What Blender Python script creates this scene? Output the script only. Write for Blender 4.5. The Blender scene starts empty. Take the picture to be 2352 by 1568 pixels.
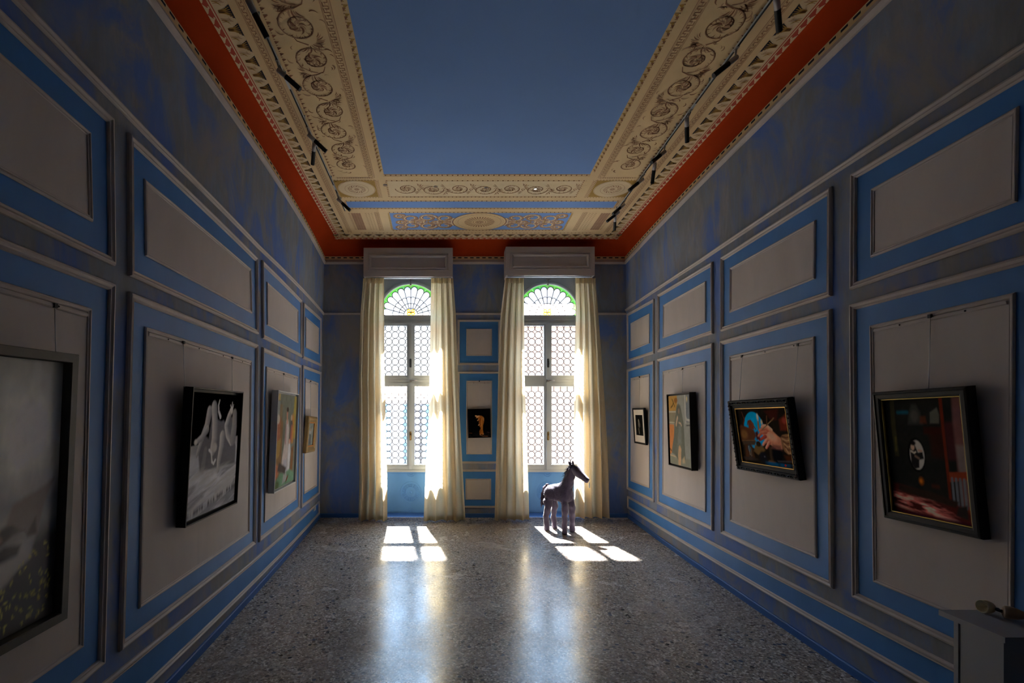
import bpy, bmesh, math, random
import numpy as np
from mathutils import Vector, Matrix
random.seed(7)
PI = math.pi
SC = bpy.context.scene
COL = SC.collection

# ------------------------------------------------------------------ camera, sky, sun, exposure
FOC, VX, VY, EYE = 1120.0, 1040.0, 935.0, 1.5      # focal length in px, vanishing point, eye height
cam_d = bpy.data.cameras.new('camera')
cam = bpy.data.objects.new('camera', cam_d); COL.objects.link(cam)
cam.location = (0, 0, EYE); cam.rotation_euler = (PI/2, 0, 0)
cam_d.sensor_width = 36.0; cam_d.lens = FOC/2352*36.0
cam_d.shift_x = (1176-VX)/2352; cam_d.shift_y = (VY-784)/2352
cam_d.clip_start = 0.05; cam_d.clip_end = 200
SC.camera = cam
SC.view_settings.view_transform = 'Standard'
SC.view_settings.look = 'None'
SC.view_settings.gamma = 1.0
SC.view_settings.use_curve_mapping = False
SC.view_settings.exposure = 0.68
try:
    SC.cycles.use_denoising = True
    SC.cycles.denoiser = 'OPENIMAGEDENOISE'
    SC.cycles.max_bounces = 14
    SC.cycles.diffuse_bounces = 8
    SC.cycles.glossy_bounces = 4
    SC.cycles.transmission_bounces = 8
    SC.cycles.transparent_max_bounces = 16
    SC.cycles.caustics_reflective = False
    SC.cycles.caustics_refractive = False
    SC.cycles.sample_clamp_indirect = 6.0
except Exception:
    pass
SKY_STRENGTH, AUREOLE, SUN_ENERGY = 1.08, 14.0, 92.0
world = bpy.data.worlds.new('sky'); SC.world = world
world.use_nodes = True
_wn = world.node_tree
_bg = _wn.nodes['Background']
# hazy sky: modest near the horizon, much brighter around the sun
SUN_DIR = Vector((-.135, 1.0, 1.36)).normalized()
_tc = _wn.nodes.new('ShaderNodeTexCoord'); _dt = _wn.nodes.new('ShaderNodeVectorMath'); _dt.operation = 'DOT_PRODUCT'
_nv = _wn.nodes.new('ShaderNodeVectorMath'); _nv.operation = 'NORMALIZE'
_wn.links.new(_tc.outputs['Generated'], _nv.inputs[0]); _wn.links.new(_nv.outputs[0], _dt.inputs[0]); _dt.inputs[1].default_value = SUN_DIR
_mr = _wn.nodes.new('ShaderNodeMapRange'); _mr.interpolation_type = 'SMOOTHSTEP'
for _i, _v in zip((1, 2, 3, 4), (.765, .95, 1.0, AUREOLE)): _mr.inputs[_i].default_value = _v
_wn.links.new(_dt.outputs['Value'], _mr.inputs[0])
_ml = _wn.nodes.new('ShaderNodeMath'); _ml.operation = 'MULTIPLY'; _wn.links.new(_mr.outputs[0], _ml.inputs[0]); _ml.inputs[1].default_value = SKY_STRENGTH
_rp = _wn.nodes.new('ShaderNodeValToRGB'); _wn.links.new(_dt.outputs['Value'], _rp.inputs[0])
_rp.color_ramp.elements[0].position = .70; _rp.color_ramp.elements[0].color = (0.86, 0.93, 1.0, 1)
_rp.color_ramp.elements[1].position = .86; _rp.color_ramp.elements[1].color = (0.46, 0.70, 1.0, 1)
_wn.links.new(_rp.outputs[0], _bg.inputs[0]); _wn.links.new(_ml.outputs[0], _bg.inputs[1])
sun_d = bpy.data.lights.new('sun', 'SUN'); sun_d.energy = SUN_ENERGY; sun_d.angle = math.radians(1.8)
sun_d.color = (1.0, 0.98, 0.95)
sun = bpy.data.objects.new('sun', sun_d); COL.objects.link(sun)
sun.rotation_euler = Vector((0.135, -1.0, -1.36)).to_track_quat('-Z', 'Y').to_euler()
sun.location = (-1, 12, 14)

# ------------------------------------------------------------------ room shape
D = 6.64            # distance of the window wall
ZT = 3.474          # foot of the cornice
ZC = 3.72           # ceiling
NEAR = -2.0
def _q(a, b, c, Y):
    t = Y-2.5
    return a+b*t+(c*t*t if t > 0 else 0.0)
def x_left(Y, Z):
    k = Z/ZT
    return _q(-1.5117, -.0472, -.0063, Y)*(1-k)+_q(-1.4652, -.0181, -.0122, Y)*k
def x_right(Y, Z):
    k = Z/ZT
    return _q(2.2407, .0075, .00685, Y)*(1-k)+_q(2.1056, .0335, .00636, Y)*k
def at(px, py, Y):                     # point of the photograph at depth Y
    return Vector(((px-VX)*Y/FOC, Y, EYE+(VY-py)*Y/FOC))
class Wall:
    def __init__(s, side): s.side = side
    def pt(s, a, z, off=0.0):
        if s.side == 'left': return Vector((x_left(a, z)+off, a, z))
        if s.side == 'right': return Vector((x_right(a, z)-off, a, z))
        return Vector((a, D-off, z))
    def inv(s, px, py, off=0.0):       # photo pixel -> (along, height) on the wall
        if s.side == 'back':
            p = at(px, py, D-off); return (p.x, p.z)
        Y, Z = 4.0, 1.5
        for _ in range(60):
            X = s.pt(Y, min(max(Z, -1), 5), off).x
            Y = FOC*X/(px-VX); Z = EYE+(VY-py)*Y/FOC
        return (Y, Z)
WL, WR, WB = Wall('left'), Wall('right'), Wall('back')

# ------------------------------------------------------------------ helpers
def lin(c):
    return tuple(((v/255)/12.92 if v/255 <= .04045 else ((v/255+.055)/1.055)**2.4) for v in c)
class N:
    """small node-tree writer"""
    def __init__(s, name):
        s.m = bpy.data.materials.new(name); s.m.use_nodes = True
        s.t = s.m.node_tree; s.b = s.t.nodes['Principled BSDF']; s.o = s.t.nodes['Material Output']
    def n(s, kind, **kw):
        x = s.t.nodes.new('ShaderNode'+kind)
        for k, v in kw.items(): setattr(x, k, v)
        return x
    def l(s, a, b): s.t.links.new(a, b)
    def coord(s, scale=(1, 1, 1), rot=(0, 0, 0)):
        c = s.n('TexCoord'); m = s.n('Mapping'); m.inputs['Scale'].default_value = scale
        m.inputs['Rotation'].default_value = rot
        s.l(c.outputs['Object'], m.inputs[0]); return m.outputs[0]
    def noise(s, vec, scale, detail=4, rough=.55, dist=0.0):
        x = s.n('TexNoise'); x.inputs['Scale'].default_value = scale; x.inputs['Detail'].default_value = detail
        x.inputs['Roughness'].default_value = rough; x.inputs['Distortion'].default_value = dist
        s.l(vec, x.inputs['Vector']); return x.outputs[0]
    def ramp(s, fac, stops, interp='LINEAR'):
        r = s.n('ValToRGB'); r.color_ramp.interpolation = interp
        e = r.color_ramp.elements
        while len(e) < len(stops): e.new(0.5)
        for i, (p, c) in enumerate(stops):
            e[i].position = p; e[i].color = (c, c, c, 1) if not hasattr(c, '__len__') else (*c, 1)
        s.l(fac, r.inputs[0]); return r.outputs[0]
    def mix(s, fac, a, b, blend='MIX'):
        x = s.n('Mix', data_type='RGBA', blend_type=blend)
        for v, i in ((fac, 0), (a, 6), (b, 7)):
            if hasattr(v, 'links') or hasattr(v, 'is_linked'): s.l(v, x.inputs[i])
            elif hasattr(v, '__len__'): x.inputs[i].default_value = (*v, 1)
            else: x.inputs[i].default_value = v
        return x.outputs[2]
    def bump(s, h, strength, dist=.002):
        x = s.n('Bump'); x.inputs['Strength'].default_value = strength; x.inputs['Distance'].default_value = dist
        s.l(h, x.inputs['Height']); s.l(x.outputs[0], s.b.inputs['Normal'])
    def color(s, c):
        if hasattr(c, '__len__'): s.b.inputs['Base Color'].default_value = (*c, 1)
        else: s.l(c, s.b.inputs['Base Color'])
    def set(s, rough=.6, spec=.5, metal=0.0):
        s.b.inputs['Roughness'].default_value = rough; s.b.inputs['Specular IOR Level'].default_value = spec
        s.b.inputs['Metallic'].default_value = metal
        return s.m
def plain(name, c, rough=.6, spec=.4, metal=0.0, var=.12, scale=14, bump=.12):
    w = N(name); v = w.coord()
    f = w.noise(v, scale, 5)
    w.color(w.mix(f, tuple(x*(1-var) for x in c), tuple(min(1, x*(1+var)) for x in c)))
    if bump: w.bump(w.noise(v, scale*5, 3), bump)
    return w.set(rough, spec, metal)

class MB:
    """mesh builder: several shapes gathered into one mesh"""
    def __init__(s): s.v = []; s.f = []; s.m = []; s.sm = []; s.c = {}
    def vert(s, p, col=None):
        s.v.append(tuple(p))
        if col is not None: s.c[len(s.v)-1] = col
        return len(s.v)-1
    def face(s, idx, m=0, smooth=False):
        s.f.append(tuple(idx)); s.m.append(m); s.sm.append(smooth)
    def poly(s, pts, m=0, col=None):
        s.face([s.vert(p, col) for p in pts], m)
    def box(s, a, b, m=0):
        x0, y0, z0 = a; x1, y1, z1 = b
        i = [s.vert(p) for p in ((x0, y0, z0), (x1, y0, z0), (x1, y1, z0), (x0, y1, z0), (x0, y0, z1), (x1, y0, z1), (x1, y1, z1), (x0, y1, z1))]
        for q in ((0, 3, 2, 1), (4, 5, 6, 7), (0, 1, 5, 4), (1, 2, 6, 5), (2, 3, 7, 6), (3, 0, 4, 7)): s.face([i[k] for k in q], m)
    def grid(s, rows, m=0, smooth=False, closed=False):
        ids = [[s.vert(p) for p in r] for r in rows]
        n = len(rows[0])
        for a in range(len(rows)-1):
            for b in range(n if closed else n-1):
                c = (b+1) % n
                s.face((ids[a][b], ids[a][c], ids[a+1][c], ids[a+1][b]), m, smooth)
        return ids
    def tube(s, pts, rad, m=0, seg=8, cap=True):
        pts = [Vector(p) for p in pts]; rows = []
        if not hasattr(rad, '__len__'): rad = [rad]*len(pts)
        for i, p in enumerate(pts):
            t = (pts[min(i+1, len(pts)-1)]-pts[max(i-1, 0)])
            t = t.normalized() if t.length > 1e-9 else Vector((0, 0, 1))
            u = t.cross(Vector((0, 0, 1)) if abs(t.z) < .95 else Vector((1, 0, 0))).normalized(); w = t.cross(u)
            rows.append([p+rad[i]*(math.cos(2*PI*k/seg)*u+math.sin(2*PI*k/seg)*w) for k in range(seg)])
        ids = s.grid(rows, m, True, True)
        if cap: s.face(ids[0][::-1], m); s.face(ids[-1], m)
    def blob(s, c, r, m=0, seg=10, rings=7):
        rows = []
        for a in range(rings+1):
            t = PI*a/rings
            rows.append([Vector((c[0]+r[0]*math.sin(t)*math.cos(2*PI*k/seg), c[1]+r[1]*math.sin(t)*math.sin(2*PI*k/seg), c[2]+r[2]*math.cos(t))) for k in range(seg)])
        s.grid(rows, m, True, True)
    def build(s, name, mats, parent=None, xf=None):
        me = bpy.data.meshes.new(name)
        V = [xf @ Vector(p) for p in s.v] if xf is not None else s.v
        me.from_pydata(V, [], s.f); me.update()
        for q in (mats if isinstance(mats, (list, tuple)) else [mats]): me.materials.append(q)
        me.polygons.foreach_set('material_index', s.m); me.polygons.foreach_set('use_smooth', s.sm)
        if s.c:
            at_ = me.color_attributes.new('tint', 'FLOAT_COLOR', 'POINT')
            d = np.ones((len(s.v), 4), dtype=np.float32)
            for k, c in s.c.items(): d[k, :3] = c
            at_.data.foreach_set('color', d.ravel())
        o = bpy.data.objects.new(name, me); COL.objects.link(o)
        if parent is not None:
            o.parent = parent; o.matrix_parent_inverse = parent_inv(parent)
        return o
def parent_inv(p):
    m = p.matrix_basis.copy()
    q = p
    while q.parent is not None:
        m = q.parent.matrix_basis @ q.matrix_parent_inverse @ m; q = q.parent
    return m.inverted()
def empty(name, loc):
    o = bpy.data.objects.new(name, None); COL.objects.link(o); o.location = loc
    o.empty_display_size = .1
    return o
def tag(o, label, cat, group=None):
    o['label'] = label; o['category'] = cat
    if group: o['group'] = group
    return o
def struct(o): o['kind'] = 'structure'; return o

# ------------------------------------------------------------------ materials
def mottled(name, flat=False):
    w = N(name); v = w.coord((1, 1, .55)); vs = w.coord((1, 1, .28))
    big = w.noise(v, 1.15, 7, .6, .9)
    mid = w.noise(vs, 3.2, 8, .66, 1.4)
    fine = w.noise(vs, 14, 8, .7, .6)
    base = w.mix(w.ramp(mid, [(.36, 0.0), (.62, 1.0)]), (.15, .185, .24), (.25, .255, .265))
    grey = w.mix(w.ramp(fine, [(.40, 0.0), (.66, 1.0)]), base, (.185, .195, .205))
    blue = w.mix(fine, (.075, .15, .40), (.125, .205, .47))
    pale = w.mix(w.ramp(w.noise(v, 5.2, 6, .6, 1.0), [(.46, 0.0), (.66, .8)]), grey, (.18, .24, .36))
    m1 = w.ramp(w.noise(v, 1.7, 8, .62, 1.2), [(.475, 0.0), (.59, 1.0)])
    c = w.mix(m1, pale, blue)
    c = w.mix(w.ramp(big, [(.53, 0.0), (.66, .85)]), c, (.25, .235, .22))
    w.color(c); w.bump(w.noise(vs, 24, 7, .7), .22, .003)
    return w.set(.78, .25)
def blue_paint(name, c):
    w = N(name); v = w.coord((1, 1, .4))
    f = w.noise(v, 2.5, 7, .6, .5)
    w.color(w.mix(w.ramp(f, [(.3, 0.0), (.75, 1.0)]), tuple(x*.86 for x in c), tuple(x*1.12 for x in c)))
    w.bump(w.noise(v, 40, 4), .12, .002)
    return w.set(.55, .35)
def beige_panel(name):
    w = N(name); v = w.coord((1, 1, .35))
    f = w.noise(v, 1.6, 7, .6, .4); g = w.noise(v, 7, 6, .6, .3)
    c = w.mix(w.ramp(f, [(.35, 0.0), (.7, 1.0)]), (.43, .39, .365), (.52, .475, .445))
    c = w.mix(w.ramp(g, [(.57, 0.0), (.74, .45)]), c, (.39, .37, .355))
    w.color(c); w.bump(w.noise(v, 55, 5), .16, .002)
    return w.set(.7, .3)
M_WALL = mottled('distressed_blue_grey_plaster')
M_BLUE = blue_paint('blue_panel_paint', (.042, .18, .46))
M_BASE = blue_paint('blue_skirting_paint', (.028, .115, .36))
M_NICHE = blue_paint('pale_blue_paint', (.12, .34, .74))
M_BEIGE = beige_panel('beige_panel_plaster')
M_MOULD = plain('beige_moulding_paint', (.41, .365, .34), .5, .45, 0, .14, 9)
M_WHITE = plain('grey_white_wood_paint', (.47, .525, .565), .45, .5, 0, .06, 7)
M_PELMET = plain('warm_grey_pelmet_paint', (.42, .385, .37), .5, .45, 0, .08, 5)
M_RED = plain('red_cove_paint', (.33, .036, .007), .9, .04, 0, .22, 2.2)
M_CREAM = plain('cream_ceiling_paint', (.66, .49, .27), .85, .08, 0, .10, 1.4)
M_CREAM2 = plain('pale_cream_paint', (.67, .54, .34), .85, .08, 0, .08, 6)
M_CBLUE = plain('ceiling_blue_paint', (.165, .285, .56), .85, .08, 0, .10, 1.1)
M_BROWN = plain('brown_ornament_paint', (.23, .105, .055), .8, .2, 0, .25, 20)
M_TAN = plain('tan_ornament_paint', (.41, .255, .15), .8, .2, 0, .2, 14)
M_GOLD = plain('ochre_gold_paint', (.36, .21, .035), .7, .3, 0, .25, 25)
M_NAVY = plain('navy_ornament_paint', (.012, .014, .028), .8, .2)
M_REDLINE = plain('red_line_paint', (.42, .07, .04), .8, .2)
M_BLACK = plain('black_metal', (.006, .006, .006), .5, .3)
M_GREYM = plain('grey_metal', (.33, .31, .30), .45, .5)
M_STEEL = plain('steel_wire', (.5, .52, .55), .3, .5, .8)
M_BRASS = plain('aged_brass', (.30, .19, .07), .35, .5, .8)
M_LEAD = plain('dark_lead', (.015, .015, .018), .6, .4)

def floor_mat():
    w = N('terrazzo_floor'); v = w.coord()
    def chips(scale, cols, rand=1.0):
        x = w.n('TexVoronoi'); x.inputs['Scale'].default_value = scale; x.inputs['Randomness'].default_value = rand
        wv = w.n('Mapping'); w.l(v, wv.inputs[0])
        nz = w.n('TexNoise'); nz.inputs['Scale'].default_value = scale*.8; w.l(v, nz.inputs['Vector'])
        ad = w.n('VectorMath', operation='MULTIPLY_ADD'); w.l(nz.outputs['Color'], ad.inputs[0])
        ad.inputs[1].default_value = (.6/scale, .6/scale, 0); w.l(wv.outputs[0], ad.inputs[2]); w.l(ad.outputs[0], x.inputs['Vector'])
        sp = w.n('SeparateXYZ'); w.l(x.outputs['Color'], sp.inputs[0])
        return sp.outputs[0], sp.outputs[1], x.outputs['Distance']
    r1, g1, d1 = chips(92, None)
    small = w.ramp(r1, [(0, (.12, .10, .088)), (.14, (.25, .21, .18)), (.36, (.37, .315, .265)), (.58, (.30, .28, .265)), (.74, (.52, .46, .39)), (.9, (.72, .67, .60)), (1, (.20, .165, .14))], 'CONSTANT')
    r2, g2, d2 = chips(30, None)
    midc = w.ramp(r2, [(0, (.030, .032, .040)), (.3, (.045, .065, .115)), (.5, (.17, .115, .09)), (.75, (.30, .25, .21)), (1, (.06, .05, .045))], 'CONSTANT')
    mask2 = w.ramp(g2, [(0, 0.0), (.70, 0.0), (.71, 1.0)], 'CONSTANT')
    rim = w.ramp(d2, [(.34, 1.0), (.40, 0.0)])
    mm = w.n('Math', operation='MULTIPLY'); w.l(mask2, mm.inputs[0]); w.l(rim, mm.inputs[1])
    c = w.mix(mm.outputs[0], small, midc)
    patch = w.noise(v, 1.3, 6, .6, .6)
    c = w.mix(w.ramp(patch, [(.40, 0.0), (.72, .45)]), c, (.27, .225, .185))
    w.color(c)
    wear = w.noise(v, 2.2, 6, .6, .5)
    rr = w.ramp(wear, [(.34, .17), (.66, .30)])
    w.l(rr, w.b.inputs['Roughness'])
    w.bump(w.noise(v, 26, 4, .55), .045, .002)
    m = w.set(.3, .55); w.l(rr, w.b.inputs['Roughness']); return m
M_FLOOR = floor_mat()

# ------------------------------------------------------------------ floor, walls, ceiling shell
YS = [NEAR+(D+.0-NEAR)*i/30 for i in range(31)]
b = MB(); b.grid([[Vector((x_left(y, 0)-.02+(x_right(y, 0)-x_left(y, 0)+.04)*k/6, y, 0)) for k in range(7)] for y in YS], 0)
struct(b.build('floor', M_FLOOR))
ZS = [ZT*k/10 for k in range(11)]
walls = {}
for nm, W in (('wall_left', WL), ('wall_right', WR)):
    b = MB(); rows = [[W.pt(y, z) for z in ZS] for y in YS]
    b.grid(rows if nm == 'wall_right' else [r[::-1] for r in rows], 0, True)
    # outer face of the wall so that it has thickness
    rows = [[W.pt(y, z, -.25) for z in ZS] for y in YS]
    b.grid(rows if nm == 'wall_left' else [r[::-1] for r in rows], 0, True)
    walls[nm] = struct(b.build(nm, M_WALL))
WIN = [(-.575, 'window_1'), (1.297, 'window_2')]
HW, ZLINT = .50, 3.19
b = MB(); xs = [-2.35, WIN[0][0]-HW, WIN[0][0]+HW, WIN[1][0]-HW, WIN[1][0]+HW, 2.95]
for k in (0, 2, 4): b.box((xs[k], D, -.02), (xs[k+1], D+.36, 3.80))
for k in (1, 3):
    b.box((xs[k], D+.11, ZLINT), (xs[k+1], D+.36, 3.80)); b.box((xs[k], D, 3.33), (xs[k+1], D+.11, 3.80))
    b.box((xs[k], D+.06, -.02), (xs[k+1], D+.36, .63))
walls['wall_back'] = struct(b.build('wall_back', M_WALL))
b = MB(); b.box((x_left(NEAR, 0)-.3, NEAR-.2, -.02), (x_right(NEAR, 0)+.3, NEAR, 3.80))
struct(b.build('wall_front', M_WALL))

# ceiling outline and cove
def XL(Y): return -1.5335+.0402*(6.433-Y)
def XR(Y): return 2.165-.0299*(6.433-Y)
YC = 6.433
YS2 = [NEAR+(YC-NEAR)*i/24 for i in range(25)]
ZB = ZT+.035
def cove_rows():
    """left, back and right run of the cove, seven points in section each"""
    pts = [(y, 'l') for y in YS2]
    rows = []
    NSEC = 8
    for k in range(NSEC+1):
        t = PI/2*k/NSEC; a = 1-math.cos(t); h = math.sin(t)       # concave quarter
        r = []
        for y in YS2:
            yy = y if y < YC-1e-6 else YC
            kk = (YS2.index(y))/24
            ye = NEAR+(D-NEAR)*kk                                  # wall end of this section
            xw, xc = x_left(ye, ZT), XL(y)
            r.append(Vector((xw+(xc-xw)*a, ye+(y-ye)*a, ZB+(ZC-ZB)*h)))
        for i in range(1, 17):
            q = i/16
            xw = x_left(D, ZT)+(x_right(D, ZT)-x_left(D, ZT))*q; xc = XL(YC)+(XR(YC)-XL(YC))*q
            r.append(Vector((xw+(xc-xw)*a, D+(YC-D)*a, ZB+(ZC-ZB)*h)))
        for y in YS2[::-1][1:]:
            kk = YS2.index(y)/24; ye = NEAR+(D-NEAR)*kk
            xw, xc = x_right(ye, ZT), XR(y)
            r.append(Vector((xw+(xc-xw)*a, ye+(y-ye)*a, ZB+(ZC-ZB)*h)))
        rows.append(r)
    return rows
CR = cove_rows()
b = MB(); b.grid(CR, 0, True)
trim1 = struct(b.build('trim_1', M_RED))
# cornice strip under the cove: small white moulding plus a cream band with dark dashes
def run_along(z0, z1, off0, off1, b, m):
    """strip following left, back, right walls"""
    lo, hi = [], []
    L = [(('left', y)) for y in YS]+[(('back', None))]
    for y in YS: lo.append(WL.pt(y, z0, off0)); hi.append(WL.pt(y, z1, off1))
    lo[-1].y = hi[-1].y = D-off0; hi[-1].y = D-off1
    xa, xb = x_left(D, z0), x_right(D, z0)
    for y in YS[::-1]:
        p, q = WR.pt(y, z0, off0), WR.pt(y, z1, off1)
        if y == YS[-1]: p.y = D-off0; q.y = D-off1
        lo.append(p); hi.append(q)
    b.grid([lo, hi], m)
b = MB()
prof = [(ZT-.028, 0.0), (ZT-.026, .012), (ZT-.014, .018), (ZT-.002, .024), (ZT+.002, .012), (ZT+.012, .010), (ZB+.002, .004)]
for (z0, o0), (z1, o1) in zip(prof, prof[1:]): run_along(z0, z1, o0, o1, b, 0)
trim2 = struct(b.build('trim_2', M_MOULD))
# painted cream band with dark dashes: sits on the first part of the cove
b = MB()
def _proud(p, i): return p+Vector((.006 if i <= 24 else (-.006 if i >= 40 else 0), -.006 if 24 <= i <= 40 else 0, 0))
b.grid([[_proud(p, i) for i, p in enumerate(CR[0])], [_proud(p, i) for i, p in enumerate(CR[1])]], 0)
def cove_pt(kind, s, k):
    """point on the painted band; kind left/back/right, s along, k 0..1 up the first cove step"""
    if kind == 'back':
        q = s; a0, a1 = CR[0], CR[1]
        xw = x_left(D, ZT)+(x_right(D, ZT)-x_left(D, ZT))*q
        return Vector((xw, a0[26].y+(a1[26].y-a0[26].y)*k-.008, a0[26].z+(a1[26].z-a0[26].z)*k))
    X = x_left if kind == 'left' else x_right
    sg = 1 if kind == 'left' else -1
    dz = CR[1][10].z-CR[0][10].z
    return Vector((X(s, ZT)+sg*(.009+k*abs(CR[1][10].x-CR[0][10].x)), s, CR[0][10].z+dz*k))
y = 1.4
while y < D-.08:
    for kind in ('left', 'right'):
        b.poly([cove_pt(kind, y, .38), cove_pt(kind, y+.05, .38), cove_pt(kind, y+.05, .72), cove_pt(kind, y, .72)], 1)
    y += .085
n = 50
for i in range(n):
    q0 = (i+.2)/n; q1 = q0+.58/n
    b.poly([cove_pt('back', q0, .38), cove_pt('back', q1, .38), cove_pt('back', q1, .72), cove_pt('back', q0, .72)], 1)
struct(b.build('trim_3', [M_CREAM, M_NAVY]))

# ------------------------------------------------------------------ mouldings and panels on the walls
def inset(P, o):
    """offset a TL,TR,BR,BL quad inwards by o"""
    c = sum(P, Vector((0, 0)))/4; n = len(P); L = []
    for i in range(n):
        a, d = P[i], P[(i+1) % n]-P[i]
        nn = Vector((-d.y, d.x)).normalized()
        if (c-a).dot(nn) < 0: nn = -nn
        L.append((a+nn*o, d))
    out = []
    for i in range(n):
        (a, d), (e, f) = L[i-1], L[i]
        den = d.x*f.y-d.y*f.x
        t = ((e.x-a.x)*f.y-(e.y-a.y)*f.x)/den
        out.append(a+d*t)
    return out
PROF = [(0, 0), (0, .55), (.16, .95), (.34, 1.0), (.50, .72), (.62, .62), (.80, .70), (.92, .42), (1, .0)]
def moulding(W, P, w, h, parent, m=None, name='panel_moulding'):
    b = MB(); loops = []
    for o, k in PROF:
        Q = inset(P, o*w); loop = []
        for i in range(4):
            a, c = Q[i], Q[(i+1) % 4]
            for s in range(6): q = a+(c-a)*s/6; loop.append(W.pt(q.x, q.y, h*k))
        loops.append(loop)
    if W.side == 'right': loops = [l[::-1] for l in loops]
    b.grid(loops, 0, False, True)
    return struct(b.build(name, m or M_MOULD, parent))
def field(W, P, off, mat, parent, name):
    b = MB(); rows = []
    for i in range(9):
        s = i/8; a = P[0]+(P[1]-P[0])*s; c = P[3]+(P[2]-P[3])*s
        rows.append([W.pt((a+(c-a)*k/6).x, (a+(c-a)*k/6).y, off) for k in range(7)])
    b.grid(rows if W.side == 'left' else [r[::-1] for r in rows], 0, True)
    return struct(b.build(name, mat, parent))
def V2(W, pts): return [Vector(W.inv(*p)) for p in pts]
RAILS = {}
def panel(W, key, outer, inner, parent, ow=.036, oh=.020, iw=.024, ih=.013):
    O = V2(W, outer)
    field(W, inset(O, ow*.5), .003, M_BLUE, parent, 'blue_panel_field')
    moulding(W, O, ow, oh, parent)
    if inner:
        I = V2(W, inner)
        field(W, inset(I, iw*.5), .0055, M_BEIGE, parent, 'beige_panel_centre')
        moulding(W, I, iw, ih, parent)
        RAILS[(W.side, key)] = I
    return O
wl, wr, wb = walls['wall_left'], walls['wall_right'], walls['wall_back']
# left wall, near to far (TL, TR, BR, BL)
panel(WL, 'uA', [(-600, -546), (254.7, 272.5), (259, 611), (-600, 210)], [(-560, -364), (204, 304), (209, 510), (-560, 98)], wl)
panel(WL, 'uB', [(291, 304.6), (588, 592), (590, 768), (293, 633)], [(328, 410), (574, 617), (576.5, 720), (331, 587)], wl)
panel(WL, 'uC', [(599.5, 597), (691, 689), (691, 820.5), (601, 776.5)], [(611, 647), (683, 712), (683, 788), (612, 746)], wl)
panel(WL, 'uD', [(696, 695), (736, 731), (735.5, 841), (693.8, 823)], [(700.5, 727), (731, 753), (730, 813), (700.5, 798)], wl)
panel(WL, 'lA', [(-600, 307), (258.6, 652), (234, 1524), (-600, 2244)], [(-560, 477), (206, 708), (187, 1485.5), (-560, 2006)], wl)
panel(WL, 'lB', [(293, 669.6), (589, 791), (583, 1250), (270, 1496.6)], [(330, 749.5), (575, 828), (570, 1223.5), (315.5, 1398)], wl)
panel(WL, 'lC', [(600.6, 797), (689, 838), (685.5, 1169), (592.5, 1245)], [(609.5, 841), (683, 864), (679, 1147), (605, 1200)], wl)
panel(WL, 'lD', [(693.8, 838), (735.5, 854), (732, 1134), (690.5, 1167)], [(699.5, 868), (729.5, 878.5), (726.6, 1116), (696.8, 1135)], wl)
O = V2(WL, [(-500, 2160), (731.7, 1149.4), (732, 1181), (-500, 2383)])
field(WL, inset(O, .018), .003, M_BLUE, wl, 'blue_panel_field'); moulding(WL, O, .034, .018, wl)
# right wall, far to near
panel(WR, 'uD', [(1442, 720), (1503.6, 686), (1503.6, 812), (1443, 831)], [(1450, 742), (1493, 719), (1493, 788), (1450, 806)], wr)
panel(WR, 'uC', [(1513, 676), (1639, 600.5), (1640, 766), (1513, 809)], [(1525, 700.5), (1623, 645), (1623, 740), (1524, 777)], wr)
panel(WR, 'uB', [(1658.7, 591), (1914, 427.5), (1912.5, 679.6), (1658.7, 761)], [(1679, 615), (1876, 505), (1874.5, 640), (1678, 718)], wr)
panel(WR, 'uA', [(1959, 400), (2410, 126), (2412, 510), (1957, 666)], [(2004, 434), (2344, 243), (2340, 463), (2003, 592)], wr)
panel(WR, 'lD', [(1442, 848), (1503.6, 828), (1503.6, 1153), (1442, 1123)], [(1450, 868), (1493, 858), (1493, 1121), (1450, 1104.6)], wr)
panel(WR, 'lC', [(1512, 824), (1640, 787), (1640, 1219), (1512, 1156.6)], [(1524, 852), (1623, 829), (1623, 1176), (1523, 1135)], wr)
panel(WR, 'lB', [(1657.7, 783), (1912.8, 709), (1917.5, 1352), (1659, 1225)], [(1678, 817), (1873.5, 772), (1879, 1282), (1679, 1197)], wr)
panel(WR, 'lA', [(1956, 699), (2410, 570.6), (2414, 1591), (1962, 1371)], [(2001, 747.5), (2336, 671), (2331, 1470), (2009, 1336)], wr)
O = V2(WR, [(1443, 1138), (2500, 1682), (2500, 1794), (1443, 1167)])
field(WR, inset(O, .018), .003, M_BLUE, wr, 'blue_panel_field'); moulding(WR, O, .034, .018, wr)
# wall between the windows
panel(WB, 'm1', [(1051, 734), (1149, 734), (1149, 838), (1051, 838)], [(1071, 755), (1130, 755), (1130, 817), (1071, 817)], wb, .03, .018, .02, .012)
panel(WB, 'm2', [(1051, 853), (1149, 853), (1149, 1064), (1051, 1064)], [(1071, 874), (1130, 874), (1130, 1043), (1071, 1043)], wb, .03, .018, .02, .012)
panel(WB, 'm3', [(1051, 1078), (1149, 1078), (1149, 1166), (1051, 1166)], [(1069, 1099), (1128, 1099), (1128, 1147), (1069, 1147)], wb, .03, .018, .02, .012)
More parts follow.
